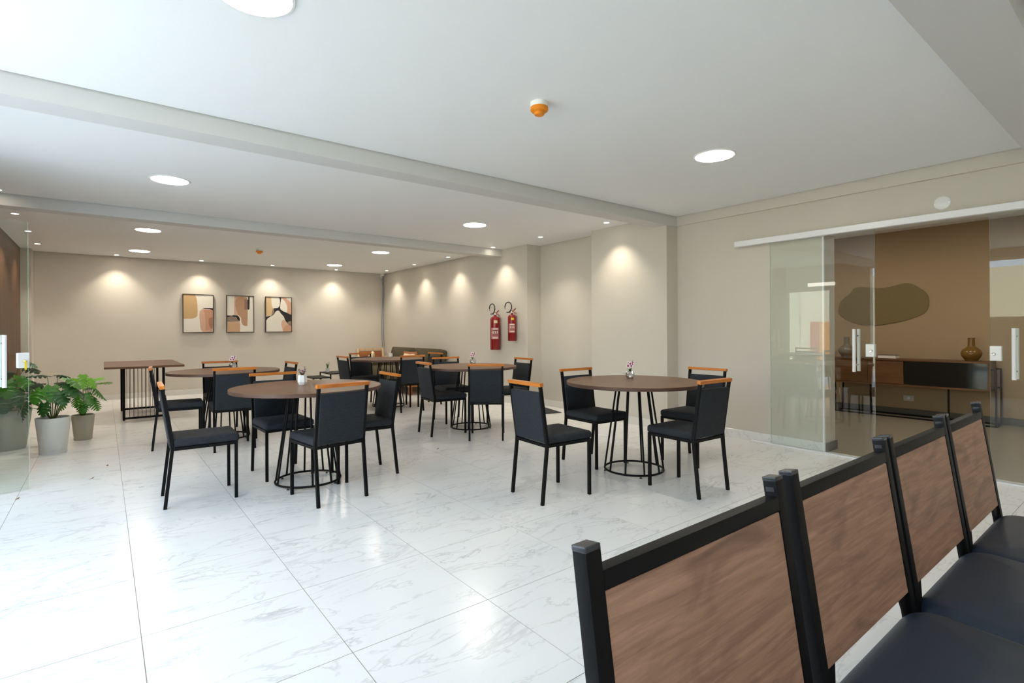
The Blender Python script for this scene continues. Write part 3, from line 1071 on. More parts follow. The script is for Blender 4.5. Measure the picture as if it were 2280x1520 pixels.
def lobed_leaf(L, W, lobes, depth, fwd=0.35, droop=0.25, fold=0.18, steps=5, heart=0.0, mat='leaf_dark'):
    """leaf with cut lobes; midrib along +x from the origin"""
    mb = MB()
    for s in (1, -1):
        mids, edges = [], []
        N = lobes * steps
        for k in range(N + 1):
            t = k / N
            env = W * (math.sin(PI * min(0.995, 0.10 + 0.90 * t ** 0.85)) ** 0.75)
            ph = (t * lobes) % 1.0
            cut = (1 - depth * (1 - math.sin(PI * ph) ** 0.55)) if 0.04 < t < 0.97 else 1.0
            w = max(env * cut, 0.0015)
            xm = L * t
            xe = L * t + w * fwd - heart * L * (1 - t) ** 3
            if k == N:
                xe = L * 1.02
                w = 0.001
            zc = lambda xx, ww: -droop * L * max(xx / L, 0) ** 2 + fold * ww - 0.5 * ww * ww / max(W, 1e-3)
            mids.append(mb.bm.verts.new((xm, 0, zc(xm, 0))))
            edges.append(mb.bm.verts.new((xe, s * w, zc(xe, w))))
        for i in range(N):
            try:
                mb.bm.faces.new((mids[i], mids[i + 1], edges[i + 1], edges[i]))
            except ValueError:
                pass
    bmesh.ops.remove_doubles(mb.bm, verts=list(mb.bm.verts), dist=1e-5)
    return mb


def plant(name, loc, pot_r0, pot_r1, pot_h, pot_mat, leaves, leaf_fn, label, group='potted plants by the entrance', stem_mat='stem_green', saucer=False, lift=0.05):
    o = empty(name, loc, 0, label, 'potted plant', group)
    p = MB().lathe([(0, 0), (pot_r0, 0), (pot_r0 + 0.002, 0.004), (pot_r1, pot_h - 0.004), (pot_r1 - 0.002, pot_h), (pot_r1 - 0.010, pot_h), (pot_r1 - 0.014, pot_h - 0.03), (0, pot_h - 0.03)], n=48).obj('pot', pot_mat, o, smooth=40)
    MB().lathe([(0, pot_h - 0.022), (pot_r1 - 0.02, pot_h - 0.028)], n=24).obj('soil', 'soil', p)
    if saucer:
        MB().lathe([(0, 0), (pot_r0 + 0.004, 0), (pot_r0 + 0.008, 0.022), (pot_r0 + 0.003, 0.024)], n=40).obj('saucer', pot_mat, p, smooth=40)
    for k, (az, reach, z, scale, pitch, mat) in enumerate(leaves):
        z, scale, pitch = z + lift, scale * 0.88, pitch * 0.85
        b = Vector((0.012 * math.cos(az), 0.012 * math.sin(az), pot_h - 0.03))
        e = Vector((reach * math.cos(az), reach * math.sin(az), z))
        mid = b.lerp(e, 0.5) + Vector((0, 0, 0.25 * reach))
        pts = [b, b.lerp(mid, 0.5) + Vector((0, 0, 0.02)), mid, mid.lerp(e, 0.55) + Vector((0, 0, 0.012)), e]
        MB().tube(pts, [0.0045, 0.004, 0.0035, 0.003, 0.0022], 6).obj('stem', stem_mat, o, smooth=60)
        lf = leaf_fn(scale)
        lf.xf(Matrix.Translation(e) @ Matrix.Rotation(az, 4, 'Z') @ Matrix.Rotation(pitch, 4, 'Y') @ Matrix.Rotation(0.25 * math.sin(5 * k), 4, 'X'))
        lf.obj('leaf', mat, o, smooth=60)
    return o


mon = lambda s: lobed_leaf(0.155 * s, 0.080 * s, 5, 0.55, 0.30, 0.35, 0.22, 5, heart=0.25)
phi = lambda s: lobed_leaf(0.165 * s, 0.075 * s, 6, 0.86, 0.55, 0.25, 0.20, 4, heart=0.15)
D, B_, Md = 'leaf_dark', 'leaf_bright', 'leaf_mid'
plant('potted_monstera', (-0.392, 6.78, 0), 0.100, 0.136, 0.345, 'pot_white', [
    (-0.45, 0.12, 0.67, 1.1, 0.55, Md), (0.2, 0.14, 0.58, 1.0, 0.6, D), (1.2, 0.12, 0.62, 1.0, 0.2, D),
    (2.3, 0.15, 0.62, 1.1, 0.2, D), (3.2, 0.17, 0.55, 1.0, 0.6, D), (-2.6, 0.20, 0.46, 0.95, 1.1, D),
    (-2.2, 0.13, 0.58, 1.05, 0.9, Md), (-1.6, 0.08, 0.60, 1.1, 1.0, Md), (-1.1, 0.12, 0.54, 1.0, 1.0, D),
    (-0.75, 0.15, 0.60, 1.0, 0.8, D), (-0.2, 0.20, 0.52, 0.95, 0.8, D), (2.9, 0.22, 0.45, 0.9, 1.0, D),
    (0.8, 0.05, 0.70, 0.9, 0.1, D), (2.6, 0.05, 0.70, 1.2, -0.25, D), (-1.9, 0.17, 0.45, 0.9, 1.2, D), (-3.0, 0.20, 0.40, 0.9, 1.3, D)],
    mon, 'dark green monstera in a white tapered pot beside the glass door', saucer=True)
plant('potted_philodendron', (-0.182, 7.41, 0), 0.076, 0.104, 0.270, 'pot_grey', [
    (2.7, 0.07, 0.56, 1.05, -0.9, B_), (-2.3, 0.09, 0.62, 1.1, 1.0, B_), (-1.5, 0.05, 0.66, 1.1, 1.1, B_), (-2.8, 0.10, 0.54, 1.0, 0.7, B_),
    (0.5, 0.08, 0.58, 0.95, -0.5, B_), (-0.9, 0.09, 0.62, 0.9, 0.9, B_), (-0.40, 0.13, 0.55, 1.0, -0.40, B_), (-0.55, 0.10, 0.52, 1.1, 0.8, Md),
    (-1.2, 0.09, 0.46, 1.05, 1.0, Md), (-1.9, 0.11, 0.45, 1.0, 1.0, Md), (-0.1, 0.11, 0.46, 1.05, 0.7, Md),
    (1.3, 0.10, 0.50, 0.9, 0.0, Md), (-2.7, 0.14, 0.40, 0.95, 0.9, Md), (-0.8, 0.12, 0.40, 1.0, 1.1, Md), (-1.6, 0.10, 0.38, 0.95, 1.2, Md)],
    phi, 'bright green split-leaf philodendron in a small grey pot', saucer=True)
plant('potted_monstera', (-0.765, 7.28, 0), 0.135, 0.185, 0.395, 'pot_sage', [
    (-0.7, 0.13, 0.68, 1.3, 0.7, Md), (0.1, 0.18, 0.62, 1.3, 0.6, D), (0.9, 0.18, 0.76, 1.2, 0.2, D),
    (-1.5, 0.12, 0.64, 1.3, 1.0, Md), (-0.3, 0.10, 0.84, 1.1, 0.3, D), (1.7, 0.12, 0.72, 1.1, 0.3, D),
    (-2.0, 0.10, 0.58, 1.1, 1.1, D), (-0.5, 0.20, 0.54, 1.2, 1.0, D), (0.4, 0.22, 0.56, 1.1, 0.8, D), (-1.1, 0.18, 0.54, 1.2, 1.1, D), (-1.6, 0.17, 0.48, 1.1, 1.3, D)],
    mon, 'large dark leafy plant in a sage pot seen through the glass door')

# ------------------------------------------------------------------ pictures
PIC = [
    ('print of tan and pink rounded shapes, left of the three pictures', 1.157, 1.660, [(215, 262), (705, 275), (715, 898), (222, 903)], [
        ((196, 164, 118), [(215, 262), (405, 268), (425, 310), (440, 370), (448, 450), (452, 560), (445, 630), (420, 655), (370, 672), (220, 676)]),
        ((206, 168, 144), [(520, 515), (490, 545), (480, 600), (485, 680), (492, 760), (498, 820), (515, 870), (540, 898), (714, 898), (710, 540), (690, 520), (650, 510), (575, 508)]),
        ((196, 148, 120), [(545, 520), (575, 600), (585, 700), (583, 870), (640, 865), (690, 850), (711, 800), (709, 540), (650, 515)]),
        ((164, 122, 96), [(640, 665), (705, 645), (711, 800), (695, 855), (660, 810), (640, 760)]),
        ((34, 26, 30), [(530, 498), (560, 488), (640, 490), (709, 492), (709, 535), (690, 522), (650, 510), (575, 505)])]),
    ('print of a brown bean shape with black strokes, middle of the three pictures', 1.878, 2.370, [(950, 285), (1395, 297), (1400, 897), (952, 897)], [
        ((210, 172, 148), [(1075, 291), (1070, 400), (1068, 610), (1150, 620), (1200, 600), (1120, 500), (1090, 420), (1100, 350), (1150, 310), (1280, 302), (1280, 295)]),
        ((184, 144, 114), [(1100, 340), (1140, 315), (1200, 308), (1285, 315), (1295, 360), (1298, 540), (1297, 640), (1292, 795), (1250, 798), (1210, 775), (1190, 730), (1185, 660), (1140, 610), (1110, 540), (1090, 470), (1085, 400)]),
        ((142, 114, 98), [(1238, 342), (1295, 350), (1295, 515), (1240, 522)]),
        ((34, 26, 30), [(1308, 297), (1330, 297), (1330, 400), (1327, 510), (1310, 522), (1296, 515), (1293, 360), (1303, 345)]),
        ((34, 26, 30), [(951, 617), (1040, 620), (1050, 612), (1120, 617), (1150, 640), (1165, 680), (1162, 720), (1140, 700), (1100, 650), (1030, 632), (951, 650)]),
        ((140, 122, 106), [(951, 655), (985, 638), (1030, 632), (1080, 645), (1120, 675), (1155, 720), (951, 727)]),
        ((200, 164, 130), [(953, 730), (1160, 725), (1168, 780), (1168, 896), (953, 896)])]),
    ('print of branching black strokes on cream, right of the three pictures', 2.582, 3.091, [(1618, 315), (2033, 325), (2033, 895), (1618, 897)], [
        ((210, 180, 136), [(1618, 316), (1700, 318), (1705, 420), (1715, 480), (1735, 505), (1715, 540), (1710, 600), (1690, 625), (1618, 640)]),
        ((154, 136, 114), [(1735, 505), (1750, 530), (1748, 590), (1700, 625), (1712, 570), (1718, 530)]),
        ((210, 166, 138), [(1868, 323), (1935, 326), (2032, 410), (2032, 610), (1960, 575), (1965, 500), (1960, 460), (1930, 390), (1880, 340)]),
        ((30, 24, 28), [(1825, 321), (1868, 323), (1855, 400), (1845, 480), (1850, 520), (1900, 555), (1960, 578), (2032, 612), (2032, 720), (1990, 725), (1960, 752), (1930, 710), (1905, 640), (1860, 590), (1830, 545), (1800, 540), (1770, 560), (1740, 610), (1690, 640), (1640, 675), (1619, 712), (1619, 645), (1690, 630), (1735, 600), (1750, 560), (1740, 503), (1810, 495), (1840, 460), (1845, 400), (1840, 340)]),
        ((212, 174, 148), [(1895, 690), (1870, 730), (1865, 780), (1880, 840), (1890, 895), (2032, 894), (2032, 800), (1980, 775), (1950, 745), (1915, 700)]),
        ((202, 156, 128), [(1955, 775), (1905, 830), (1888, 895), (2032, 894), (2032, 805)]),
        ((150, 124, 106), [(1960, 755), (1990, 728), (2032, 722), (2032, 803), (1995, 790)])]),
]
PZ0, PZ1 = 1.153, 1.877
shade = {}
for lab, x0, x1, quad, shapes in PIC:
    o = empty('framed_print', ((x0 + x1) / 2, YB, (PZ0 + PZ1) / 2), 0, lab, 'picture', 'framed abstract prints on the far wall')
    W2, H2, F = (x1 - x0) / 2, (PZ1 - PZ0) / 2, 0.011
    fb = MB()
    fb.box(-W2, -W2 + F, -0.042, -0.002, -H2, H2)
    fb.box(W2 - F, W2, -0.042, -0.002, -H2, H2)
    fb.box(-W2 + F, W2 - F, -0.042, -0.002, H2 - F, H2)
    fb.box(-W2 + F, W2 - F, -0.042, -0.002, -H2, -H2 + F)
    fb.obj('frame', 'frame_dark', o)
    cv = MB().box(-W2 + F, W2 - F, -0.034, -0.006, -H2 + F, H2 - F).obj('canvas', 'paper', o)
    (ax, ay), (bx, by), (cx, cy), (dx, dy) = quad

    def uv(px, py):
        u = v = 0.5
        for _ in range(8):      # invert the bilinear map
            X = (1 - u) * (1 - v) * ax + u * (1 - v) * bx + u * v * cx + (1 - u) * v * dx
            Y = (1 - u) * (1 - v) * ay + u * (1 - v) * by + u * v * cy + (1 - u) * v * dy
            u += (px - X) / (bx - ax)
            v += (py - Y) / (dy - ay)
        return min(max(u, 0), 1), min(max(v, 0), 1)
    for i, (col, pts) in enumerate(shapes):
        if col not in shade:
            shade[col] = 'print_%d_%d_%d' % col
            plain(shade[col], lin(*col), 0.7, noise=0.05, nscale=30)
        q = []
        for px, py in pts:
            u, v = uv(px, py)
            q.append((-W2 + F + u * (2 * W2 - 2 * F), -0.0344 - 0.0003 * i, H2 - F - v * (2 * H2 - 2 * F)))
        MB().extrude_poly(q, (0, 0.0002, 0)).obj('painted_shape', shade[col], cv)

# ------------------------------------------------------------------ fire extinguishers


def extinguisher(y, z0, r, h_, label, tagm, hose):
    o = empty('fire_extinguisher', (XC - r - 0.012, y, z0), 0, label, 'extinguisher', 'wall mounted fire extinguishers')
    b = MB().lathe([(0, 0), (r - 0.006, 0), (r, 0.008), (r, h_ - r * 0.62), (r * 0.94, h_ - r * 0.36), (r * 0.72, h_ - r * 0.12), (r * 0.36, h_), (r * 0.27, h_ + 0.004), (r * 0.27, h_ + 0.028), (0, h_ + 0.028)], n=40).obj('cylinder', 'red_enamel', o, smooth=40)
    # wrap-around labels, facing the room

    def wrap(name, a0, a1, za, zb, mat, rr, par):
        mb = MB()
        n = 12
        A = [mb.bm.verts.new((rr * math.cos(a0 + (a1 - a0) * k / n), rr * math.sin(a0 + (a1 - a0) * k / n), za)) for k in range(n + 1)]
        B = [mb.bm.verts.new((v.co.x, v.co.y, zb)) for v in A]
        for k in range(n):
            mb.bm.faces.new((A[k], A[k + 1], B[k + 1], B[k]))
        return mb.obj(name, mat, par, smooth=60)
    c = math.radians(218)                                  # direction towards the camera
    big = wrap('label', c - 0.62, c + 0.95, h_ * 0.32, h_ * 0.66, 'label_pink', r + 0.0006, b)
    e = r + 0.0012
    wrap('label_print', c - 0.25, c + 0.85, h_ * 0.605, h_ * 0.640, 'paper', e, big)
    wrap('label_print', c - 0.25, c + 0.85, h_ * 0.575, h_ * 0.597, 'label_red', e, big)
    for k, m_ in enumerate(('paper', 'label_red', 'paper', 'label_red', 'paper')):
        wrap('label_print', c - 0.22 + 0.2 * k, c - 0.05 + 0.2 * k, h_ * 0.49, h_ * 0.56, m_, e, big)
    wrap('label_print', c - 0.25, c + 0.85, h_ * 0.415, h_ * 0.475, 'label_red', e, big)
    for k in range(4):
        wrap('label_print', c - 0.2, c + 0.8, h_ * (0.422 + 0.013 * k), h_ * (0.427 + 0.013 * k), 'label_pink', e + 0.0004, big)
    wrap('label_print', c - 0.25, c + 0.85, h_ * 0.345, h_ * 0.375, 'paper', e, big)
    wrap('sticker', c + 0.02, c + 0.72, h_ * 0.80, h_ * 0.88, tagm, r + 0.0006, b)
    v = MB().tube([(0, 0, h_ + 0.02), (0, 0, h_ + 0.055)], 0.016, 12).obj('valve', 'chrome', o, smooth=40)
    MB().tube([(0, 0.0, h_ + 0.040), (0, 0.034, h_ + 0.040)], 0.010, 10).obj('hose_nut', 'chrome', v, smooth=40)
    MB().poly_bar([(0, 0.012, h_ + 0.058), (0, -0.05, h_ + 0.066), (0, -0.098, h_ + 0.096)], 0.018, 0.006).obj('lever', 'red_enamel', o)
    MB().poly_bar([(0, 0.012, h_ + 0.050), (0, -0.04, h_ + 0.046), (0, -0.108, h_ + 0.018)], 0.018, 0.006).obj('carry_handle', 'red_enamel', o)
    MB().tube([(-0.012, -0.03, h_ + 0.054), (0.012, -0.03, h_ + 0.054)], 0.004, 8).obj('pin', 'yellow_plastic', o)
    MB().box(r - 0.01, r + 0.012, -0.02, 0.02, h_ - 0.02, h_ + 0.03).obj('bracket', 'chrome', o)
    pts = []
    for k in range(25):
        a = math.radians(-75 - 285 * k / 24)
        pts.append((-0.01 + 0.0008 * k, hose[0] + hose[2] * math.cos(a), h_ + hose[1] + hose[3] * math.sin(a)))
    pts = [(0, 0.034, h_ + 0.040)] + pts
    MB().tube(pts, 0.0085, 8).obj('hose', 'rubber_black', o, smooth=60)
    MB().tube([pts[-1], (pts[-1][0], pts[-1][1] - 0.012, pts[-1][2] - 0.03)], 0.010, 8).obj('nozzle', 'chrome', o, smooth=40)


extinguisher(6.93, 0.850, 0.083, 0.545, 'taller red fire extinguisher with a cream tag on the right wall', 'paper_cream', (0.090, 0.125, 0.085, 0.085))
extinguisher(6.505, 0.998, 0.066, 0.415, 'shorter red fire extinguisher with a yellow tag on the right wall', 'yellow_plastic', (0.100, 0.120, 0.095, 0.082))

# ------------------------------------------------------------------ cables in the far corner
for k, (dx, ph) in enumerate(((0.0, 0.0), (0.036, 0.7))):
    pts = []
    for i in range(40):
        z = 0.80 + (2.40 - 0.80) * i / 39
        pts.append((XC - 0.025 - dx + 0.013 * math.sin(3.2 * z + ph) * (1 if 0.7 < z < 2.2 else 0.4), YB - 0.03 + 0.006 * math.cos(5 * z), z))
    pts.append((XC - 0.03 - dx, YB - 0.04, 2.45))
    tag(MB().tube(pts, 0.0055, 6).obj('cable', 'cable_blue', None, smooth=60),
        ('blue grey cable hanging down the far corner, closer to the side wall', 'blue grey cable hanging down the far corner, closer to the pictures')[k], 'cable', 'cables in the far corner')

# ------------------------------------------------------------------ sofa, armchair, cushions, coffee tables
sf = empty('sofa', (4.72, 9.62, 0), PI / 2, 'olive fabric sofa on a wooden base against the right wall', 'sofa')
# local: faces +y after rotation -> world -X ; local x runs along world Y
SL = 2.16
MB().box(-SL / 2, SL / 2, -0.38, 0.40, 0.155, 0.205).bevel(0.006, 1).obj('base', 'sofa_wood', sf)
for sx in (-1, 1):
    for sy in (-0.30, 0.32):
        MB().poly_bar([(sx * (SL / 2 - 0.12), sy, 0.0), (sx * (SL / 2 - 0.12), sy, 0.155)], 0.05, 0.05).obj('leg', 'sofa_wood', sf)
for sx in (-1, 1):
    MB().cushion(SL / 2 - 0.01, 0.74, 0.22, 0.05, 0.05, crown=0.015).xf(Matrix.Translation((sx * SL / 4, 0.03, 0.205))).obj('seat_cushion', 'sofa_olive', sf, smooth=60)
    m = Matrix.Translation((sx * SL / 4, -0.26, 0.385)) @ Matrix.Rotation(math.radians(14), 4, 'X') @ Matrix.Translation((0, 0, 0.21)) @ Matrix.Rotation(PI / 2, 4, 'X') @ Matrix.Translation((0, 0, -0.09))
    MB().cushion(SL / 2 - 0.02, 0.44, 0.16, 0.045, 0.06, crown=0.02).xf(m).obj('back_cushion', 'sofa_olive', sf, smooth=60)
for sx in (-1, 1):
    MB().box(sx * SL / 2 - 0.03, sx * SL / 2 + 0.03, -0.36, 0.30, 0.205, 0.50).bevel(0.02, 3).obj('arm', 'sofa_olive', sf, smooth=60)


def pillow(loc, rz, tilt, mat, label, s=0.42):
    mb = MB()
    n = 10
    for sgn in (1, -1):
        g = {}
        for i in range(n + 1):
            for j in range(n + 1):
                u, v = 2 * i / n - 1, 2 * j / n - 1
                k = ((1 - u * u) * (1 - v * v)) ** 0.45
                pin = 1 - 0.10 * (1 - abs(u * v))
                g[i, j] = mb.bm.verts.new((u * s / 2 * pin, sgn * 0.065 * k, v * s / 2 * pin))
        for i in range(n):
            for j in range(n):
                mb.bm.faces.new((g[i, j], g[i + 1, j], g[i + 1, j + 1], g[i, j + 1]))
    bmesh.ops.remove_doubles(mb.bm, verts=list(mb.bm.verts), dist=1e-4)
    mb.xf(Matrix.Rotation(rz, 4, 'Z') @ Matrix.Rotation(tilt, 4, 'X'))
    return tag(mb.obj('throw_pillow', mat, None, loc, 60), label, 'pillow', 'throw pillows on the sofa')


pillow((4.44, 8.80, 0.62), PI / 2 + 0.35, 0.35, 'rust_fabric', 'rust throw pillow leaning on the sofa back', 0.36)
pillow((4.33, 8.66, 0.60), PI / 2 + 0.15, 0.42, 'cream_fabric', 'cream throw pillow in front of the rust one on the sofa', 0.34)
pillow((4.36, 10.34, 0.60), PI / 2 - 0.3, 0.35, 'cream_fabric', 'cream throw pillow at the far end of the sofa', 0.32)

ac = empty('armchair', (4.77, 11.04, 0), PI, 'light wood armchair with a leather seat in the far corner', 'armchair')
for sx in (-1, 1):
    MB().poly_bar([(sx * 0.29, 0.28, 0.0), (sx * 0.29, 0.26, 0.58)], 0.035, 0.045).obj('leg', 'light_wood', ac)
    MB().poly_bar([(sx * 0.29, -0.30, 0.0), (sx * 0.29, -0.22, 0.40), (sx * 0.29, -0.34, 0.77)], 0.035, 0.045).obj('back_leg', 'light_wood', ac)
    MB().poly_bar([(sx * 0.29, -0.29, 0.58), (sx * 0.29, 0.29, 0.595)], 0.05, 0.03).obj('armrest', 'light_wood', ac)
    MB().poly_bar([(sx * 0.29, -0.23, 0.33), (sx * 0.29, 0.27, 0.36)], 0.03, 0.05).obj('side_rail', 'light_wood', ac)
MB().bar((-0.30, -0.335, 0.755), (0.30, -0.335, 0.755), 0.03, 0.045).obj('top_rail', 'light_wood', ac)
MB().bar((-0.275, -0.25, 0.50), (0.275, -0.25, 0.50), 0.02, 0.03).obj('back_rail', 'light_wood', ac)
MB().cushion(0.54, 0.52, 0.09, 0.03, 0.03, crown=0.01).xf(Matrix.Translation((0, 0.02, 0.36))).obj('seat', 'rust_fabric', ac, smooth=60)
MB().cushion(0.52, 0.24, 0.05, 0.02, 0.02).xf(Matrix.Translation((0, -0.28, 0.60)) @ Matrix.Rotation(math.radians(14), 4, 'X') @ Matrix.Rotation(PI / 2, 4, 'X')).obj('backrest', 'rust_fabric', ac, smooth=60)

for x0, x1, y0, y1, z, lab in ((2.90, 3.22, 9.40, 9.95, 0.345, 'lower black metal coffee table against the far wall side'),
                               (3.25, 3.73, 9.55, 10.15, 0.395, 'higher black metal coffee table beside the lower one')):
    ct = empty('coffee_table', ((x0 + x1) / 2, (y0 + y1) / 2, 0), 0, lab, 'table', 'nesting coffee tables')
    a, b = (x1 - x0) / 2, (y1 - y0) / 2
    MB().box(-a, a, -b, b, z - 0.018, z).obj('tabletop', 'black_metal', ct)
    for sx in (-1, 1):
        for sy in (-1, 1):
            MB().box(sx * a - 0.02 * (sx > 0), sx * a + 0.02 * (sx < 0), sy * b - 0.02 * (sy > 0), sy * b + 0.02 * (sy < 0), 0, z - 0.018).obj('leg', 'black_metal', ct)


def grass_pot(loc, label):
    o = empty('grass_pot', loc, 0, label, 'potted plant', 'small grass pots')
    p = MB().lathe([(0, 0), (0.030, 0), (0.040, 0.07), (0.035, 0.07), (0.032, 0.055), (0, 0.055)], n=20).obj('pot', 'ceramic_white', o, smooth=40)
    MB().lathe([(0, 0.060), (0.034, 0.060)], n=16).obj('soil', 'soil', p)
    for k in range(16):
        a = k * 2.4
        blade(0.11 + 0.02 * (k % 3), 0.004, 0.4 + 0.25 * (k % 4)).obj('leaf', 'grass_green', o, (0.012 * math.cos(a), 0.012 * math.sin(a), 0.058), None, a)


grass_pot((3.36, 10.02, 0.395), 'small white pot of grass on the coffee tables, left one')
grass_pot((3.60, 9.76, 0.395), 'small white pot of grass on the coffee tables, half hidden by a chair')

tag(MB().box(-0.45, 0, 0, 0.70, 0.0, 0.010).bevel(0.003, 1).obj('door_mat', 'mat_rubber', None, (5.085, 5.39, 0), None, -0.26), 'dark grey floor mat by the wall recess', 'mat')

# dry leaves on the floor
for k, (x, y, a, lab) in enumerate(((-0.091, 5.365, 0.4, 'tiny dry leaf on the tiles right of the glass door'), (0.015, 5.775, 1.2, 'tiny brown leaf on the tiles beside the potted plants'),
                                    (2.579, 4.521, 0.2, 'tiny dark leaf on the tiles in the middle of the room'), (-0.494, 5.03, 0.7, 'tiny dry leaf on the tiles under the glass door edge'))):
    mb = lobed_leaf(0.030, 0.008, 3, 0.2, 0.2, -0.25, 0.25, 4)
    tag(mb.obj('dry_leaf', 'leaf_brown', None, (x, y, 0.003), 60, a), lab, 'leaf', 'dry leaves on the floor')

# ------------------------------------------------------------------ waiting bench in the foreground
wb = empty('waiting_bench', (0, 0, 0), 0, 'row of four linked waiting seats with wood backs and navy cushions', 'bench')
ZT, Z0 = 0.872, 0.44
Yt, Yb = 0.482, 0.419                 # front faces of the backs, top and bottom
PW, PD = 0.029, 0.026


def yz(z, off=0.0):
    return Yb + (Yt - Yb) * (z - Z0) / (ZT - Z0) + off


tl = math.atan((Yt - Yb) / (ZT - Z0))
SEATS = [(0.497, 1.047), (1.086, 1.634), (1.651, 2.184), (2.200, 2.686)]
for si, (xa, xb) in enumerate(SEATS):
    for s, x in ((-1, xa + PW / 2), (1, xb - PW / 2)):
        p = MB().poly_bar([(x, yz(Z0 - 0.07, PD / 2), Z0 - 0.07), (x, yz(ZT, PD / 2), ZT)], PW, PD).bevel(0.002, 2).obj('back_post', 'black_metal', wb, smooth=50)
        mb = MB().box(-PW / 2 - 0.0006, PW / 2 + 0.0006, -PD / 2 - 0.0006, PD / 2 + 0.0006, 0, 0.009).bevel(0.003, 3)
        mb.xf(Matrix.Translation((x, yz(ZT, PD / 2), ZT - 0.001)) @ Matrix.Rotation(-tl, 4, 'X'))
        mb.obj('end_cap', 'cap_plastic', p, smooth=60)
        # gusset bracket joining post and seat pan
        q = [(x - s * PW / 2, 0, Z0 + 0.055), (x - s * (PW / 2 + 0.050), 0, Z0 + 0.055), (x - s * (PW / 2 + 0.030), 0, Z0 - 0.005), (x - s * PW / 2, 0, Z0 - 0.03)]
        MB().extrude_poly([(a, yz(c, 0.008), c) for a, _, c in q], (0, 0.004, 0)).obj('bracket', 'black_metal', p)
        if s > 0:
            mb = MB().box(-0.0018, 0.0, -PD / 2 + 0.005, PD / 2 - 0.005, -0.012, -0.003).bevel(0.0008, 2)
            mb.xf(Matrix.Translation((x - PW / 2, yz(ZT - 0.008, PD / 2), ZT - 0.008)) @ Matrix.Rotation(-tl, 4, 'X'))
            mb.obj('plug', 'cap_plastic', p, smooth=60)
    zr = ZT - 0.028
    mb = MB().box(xa + PW, xb - PW, -PD / 2, PD / 2, -0.026, 0).bevel(0.002, 2)
    mb.xf(Matrix.Translation((0, yz(zr, PD / 2), zr)) @ Matrix.Rotation(-tl, 4, 'X'))
    mb.obj('top_rail', 'black_metal', wb, smooth=50)
    hgt = zr - 0.026 - 0.495
    mb = MB().box(-(xb - xa) / 2 + PW, (xb - xa) / 2 - PW, -0.008, 0.008, -hgt / 2, hgt / 2).bevel(0.0015, 1)
    zm = 0.495 + hgt / 2
    pnl = mb.obj('back_panel', 'bench_wood', wb, ((xa + xb) / 2, yz(zm, 0.010), zm))
    pnl.rotation_euler = (-tl, 0.05 * (-1) ** si * 0, 0)
    # cushion: rolled edges, butting against the next seat
    cxm = (xa + xb) / 2
    wdt = 0.575
    MB().cushion(wdt if si else 0.56, 0.46, 0.078, 0.085, 0.05, crown=0.012, seg=7).xf(Matrix.Translation((cxm, 0.212, 0.384)) @ Matrix.Rotation(math.radians(2.0), 4, 'X')).obj('seat_cushion', 'leather_navy', wb, smooth=60)
    MB().box(xa + 0.03, xb - 0.03, 0.0, 0.40, 0.352, 0.374).obj('seat_pan', 'black_metal', wb)
MB().box(0.47, 2.72, 0.17, 0.23, 0.290, 0.352).bevel(0.003, 1).obj('beam', 'black_metal', wb)
for x in (0.72, 2.45):
    MB().box(x - 0.025, x + 0.025, 0.175, 0.225, 0.03, 0.29).obj('leg', 'black_metal', wb)
    MB().box(x - 0.03, x + 0.03, -0.08, 0.46, 0.0, 0.03).bevel(0.004, 1).obj('foot_bar', 'black_metal', wb)

# ------------------------------------------------------------------ sideboard and things in the office
cr = empty('sideboard', (0, 0, 0), 0, 'long low wood sideboard with black glass door on thin black frame legs', 'sideboard')
CX0, CX1, CY0, CY1 = 8.18, 8.50, 1.385, 3.06
ZB, ZC = 0.415, 0.765
SPL = 2.226
body = MB()
body.box(CX0 - 0.01, CX1, CY0, CY1, ZC - 0.022, ZC)
body.box(CX0, CX1, CY0, CY1, ZB, ZB + 0.022)
body.box(CX0, CX1, CY0, CY0 + 0.022, ZB + 0.022, ZC - 0.022)
body.box(CX0, CX1, CY1 - 0.022, CY1, ZB + 0.022, ZC - 0.022)
body.box(CX1 - 0.01, CX1, CY0 + 0.022, CY1 - 0.022, ZB + 0.022, ZC - 0.022)
body.obj('body', 'credenza_wood', cr)
MB().box(CX0 - 0.004, CX0 + 0.014, SPL + 0.003, 2.63, ZB + 0.025, ZC - 0.028).obj('door', 'credenza_wood', cr)
MB().box(CX0 - 0.004, CX0 + 0.014, 2.636, CY1 - 0.024, ZB + 0.025, ZC - 0.028).obj('door', 'credenza_wood', cr)
MB().box(CX0 + 0.002, CX0 + 0.012, CY0 + 0.024, SPL - 0.003, ZB + 0.024, ZC - 0.024).obj('glass_door_panel', 'black_glass', cr)
for yy in (CY0 + 0.39, CY0 + 1.22):
    MB().box(CX0 + 0.01, CX0 + 0.028, yy - 0.009, yy + 0.009, 0.018, ZB).obj('leg', 'black_metal', cr)
for yy in (CY0 - 0.045, CY1 - 0.02):
    for xx in (CX0 + 0.02, CX1 - 0.02):
        MB().box(xx - 0.009, xx + 0.009, yy - 0.009, yy + 0.009, 0.0, 0.68).obj('leg', 'black_metal', cr)
    MB().box(CX0 + 0.029, CX1 - 0.029, yy - 0.009, yy + 0.009, 0.0, 0.018).obj('side_bar', 'black_metal', cr)
for xx in (CX0 + 0.02, CX1 - 0.02):
    MB().box(xx - 0.009, xx + 0.009, CY0 - 0.036, CY1 - 0.029, 0.0, 0.018).obj('floor_bar', 'black_metal', cr)
    for z in (0.44, 0.662):
        MB().box(xx - 0.009, xx + 0.009, CY0 - 0.036, CY0, z, z + 0.018).obj('link', 'black_metal', cr)


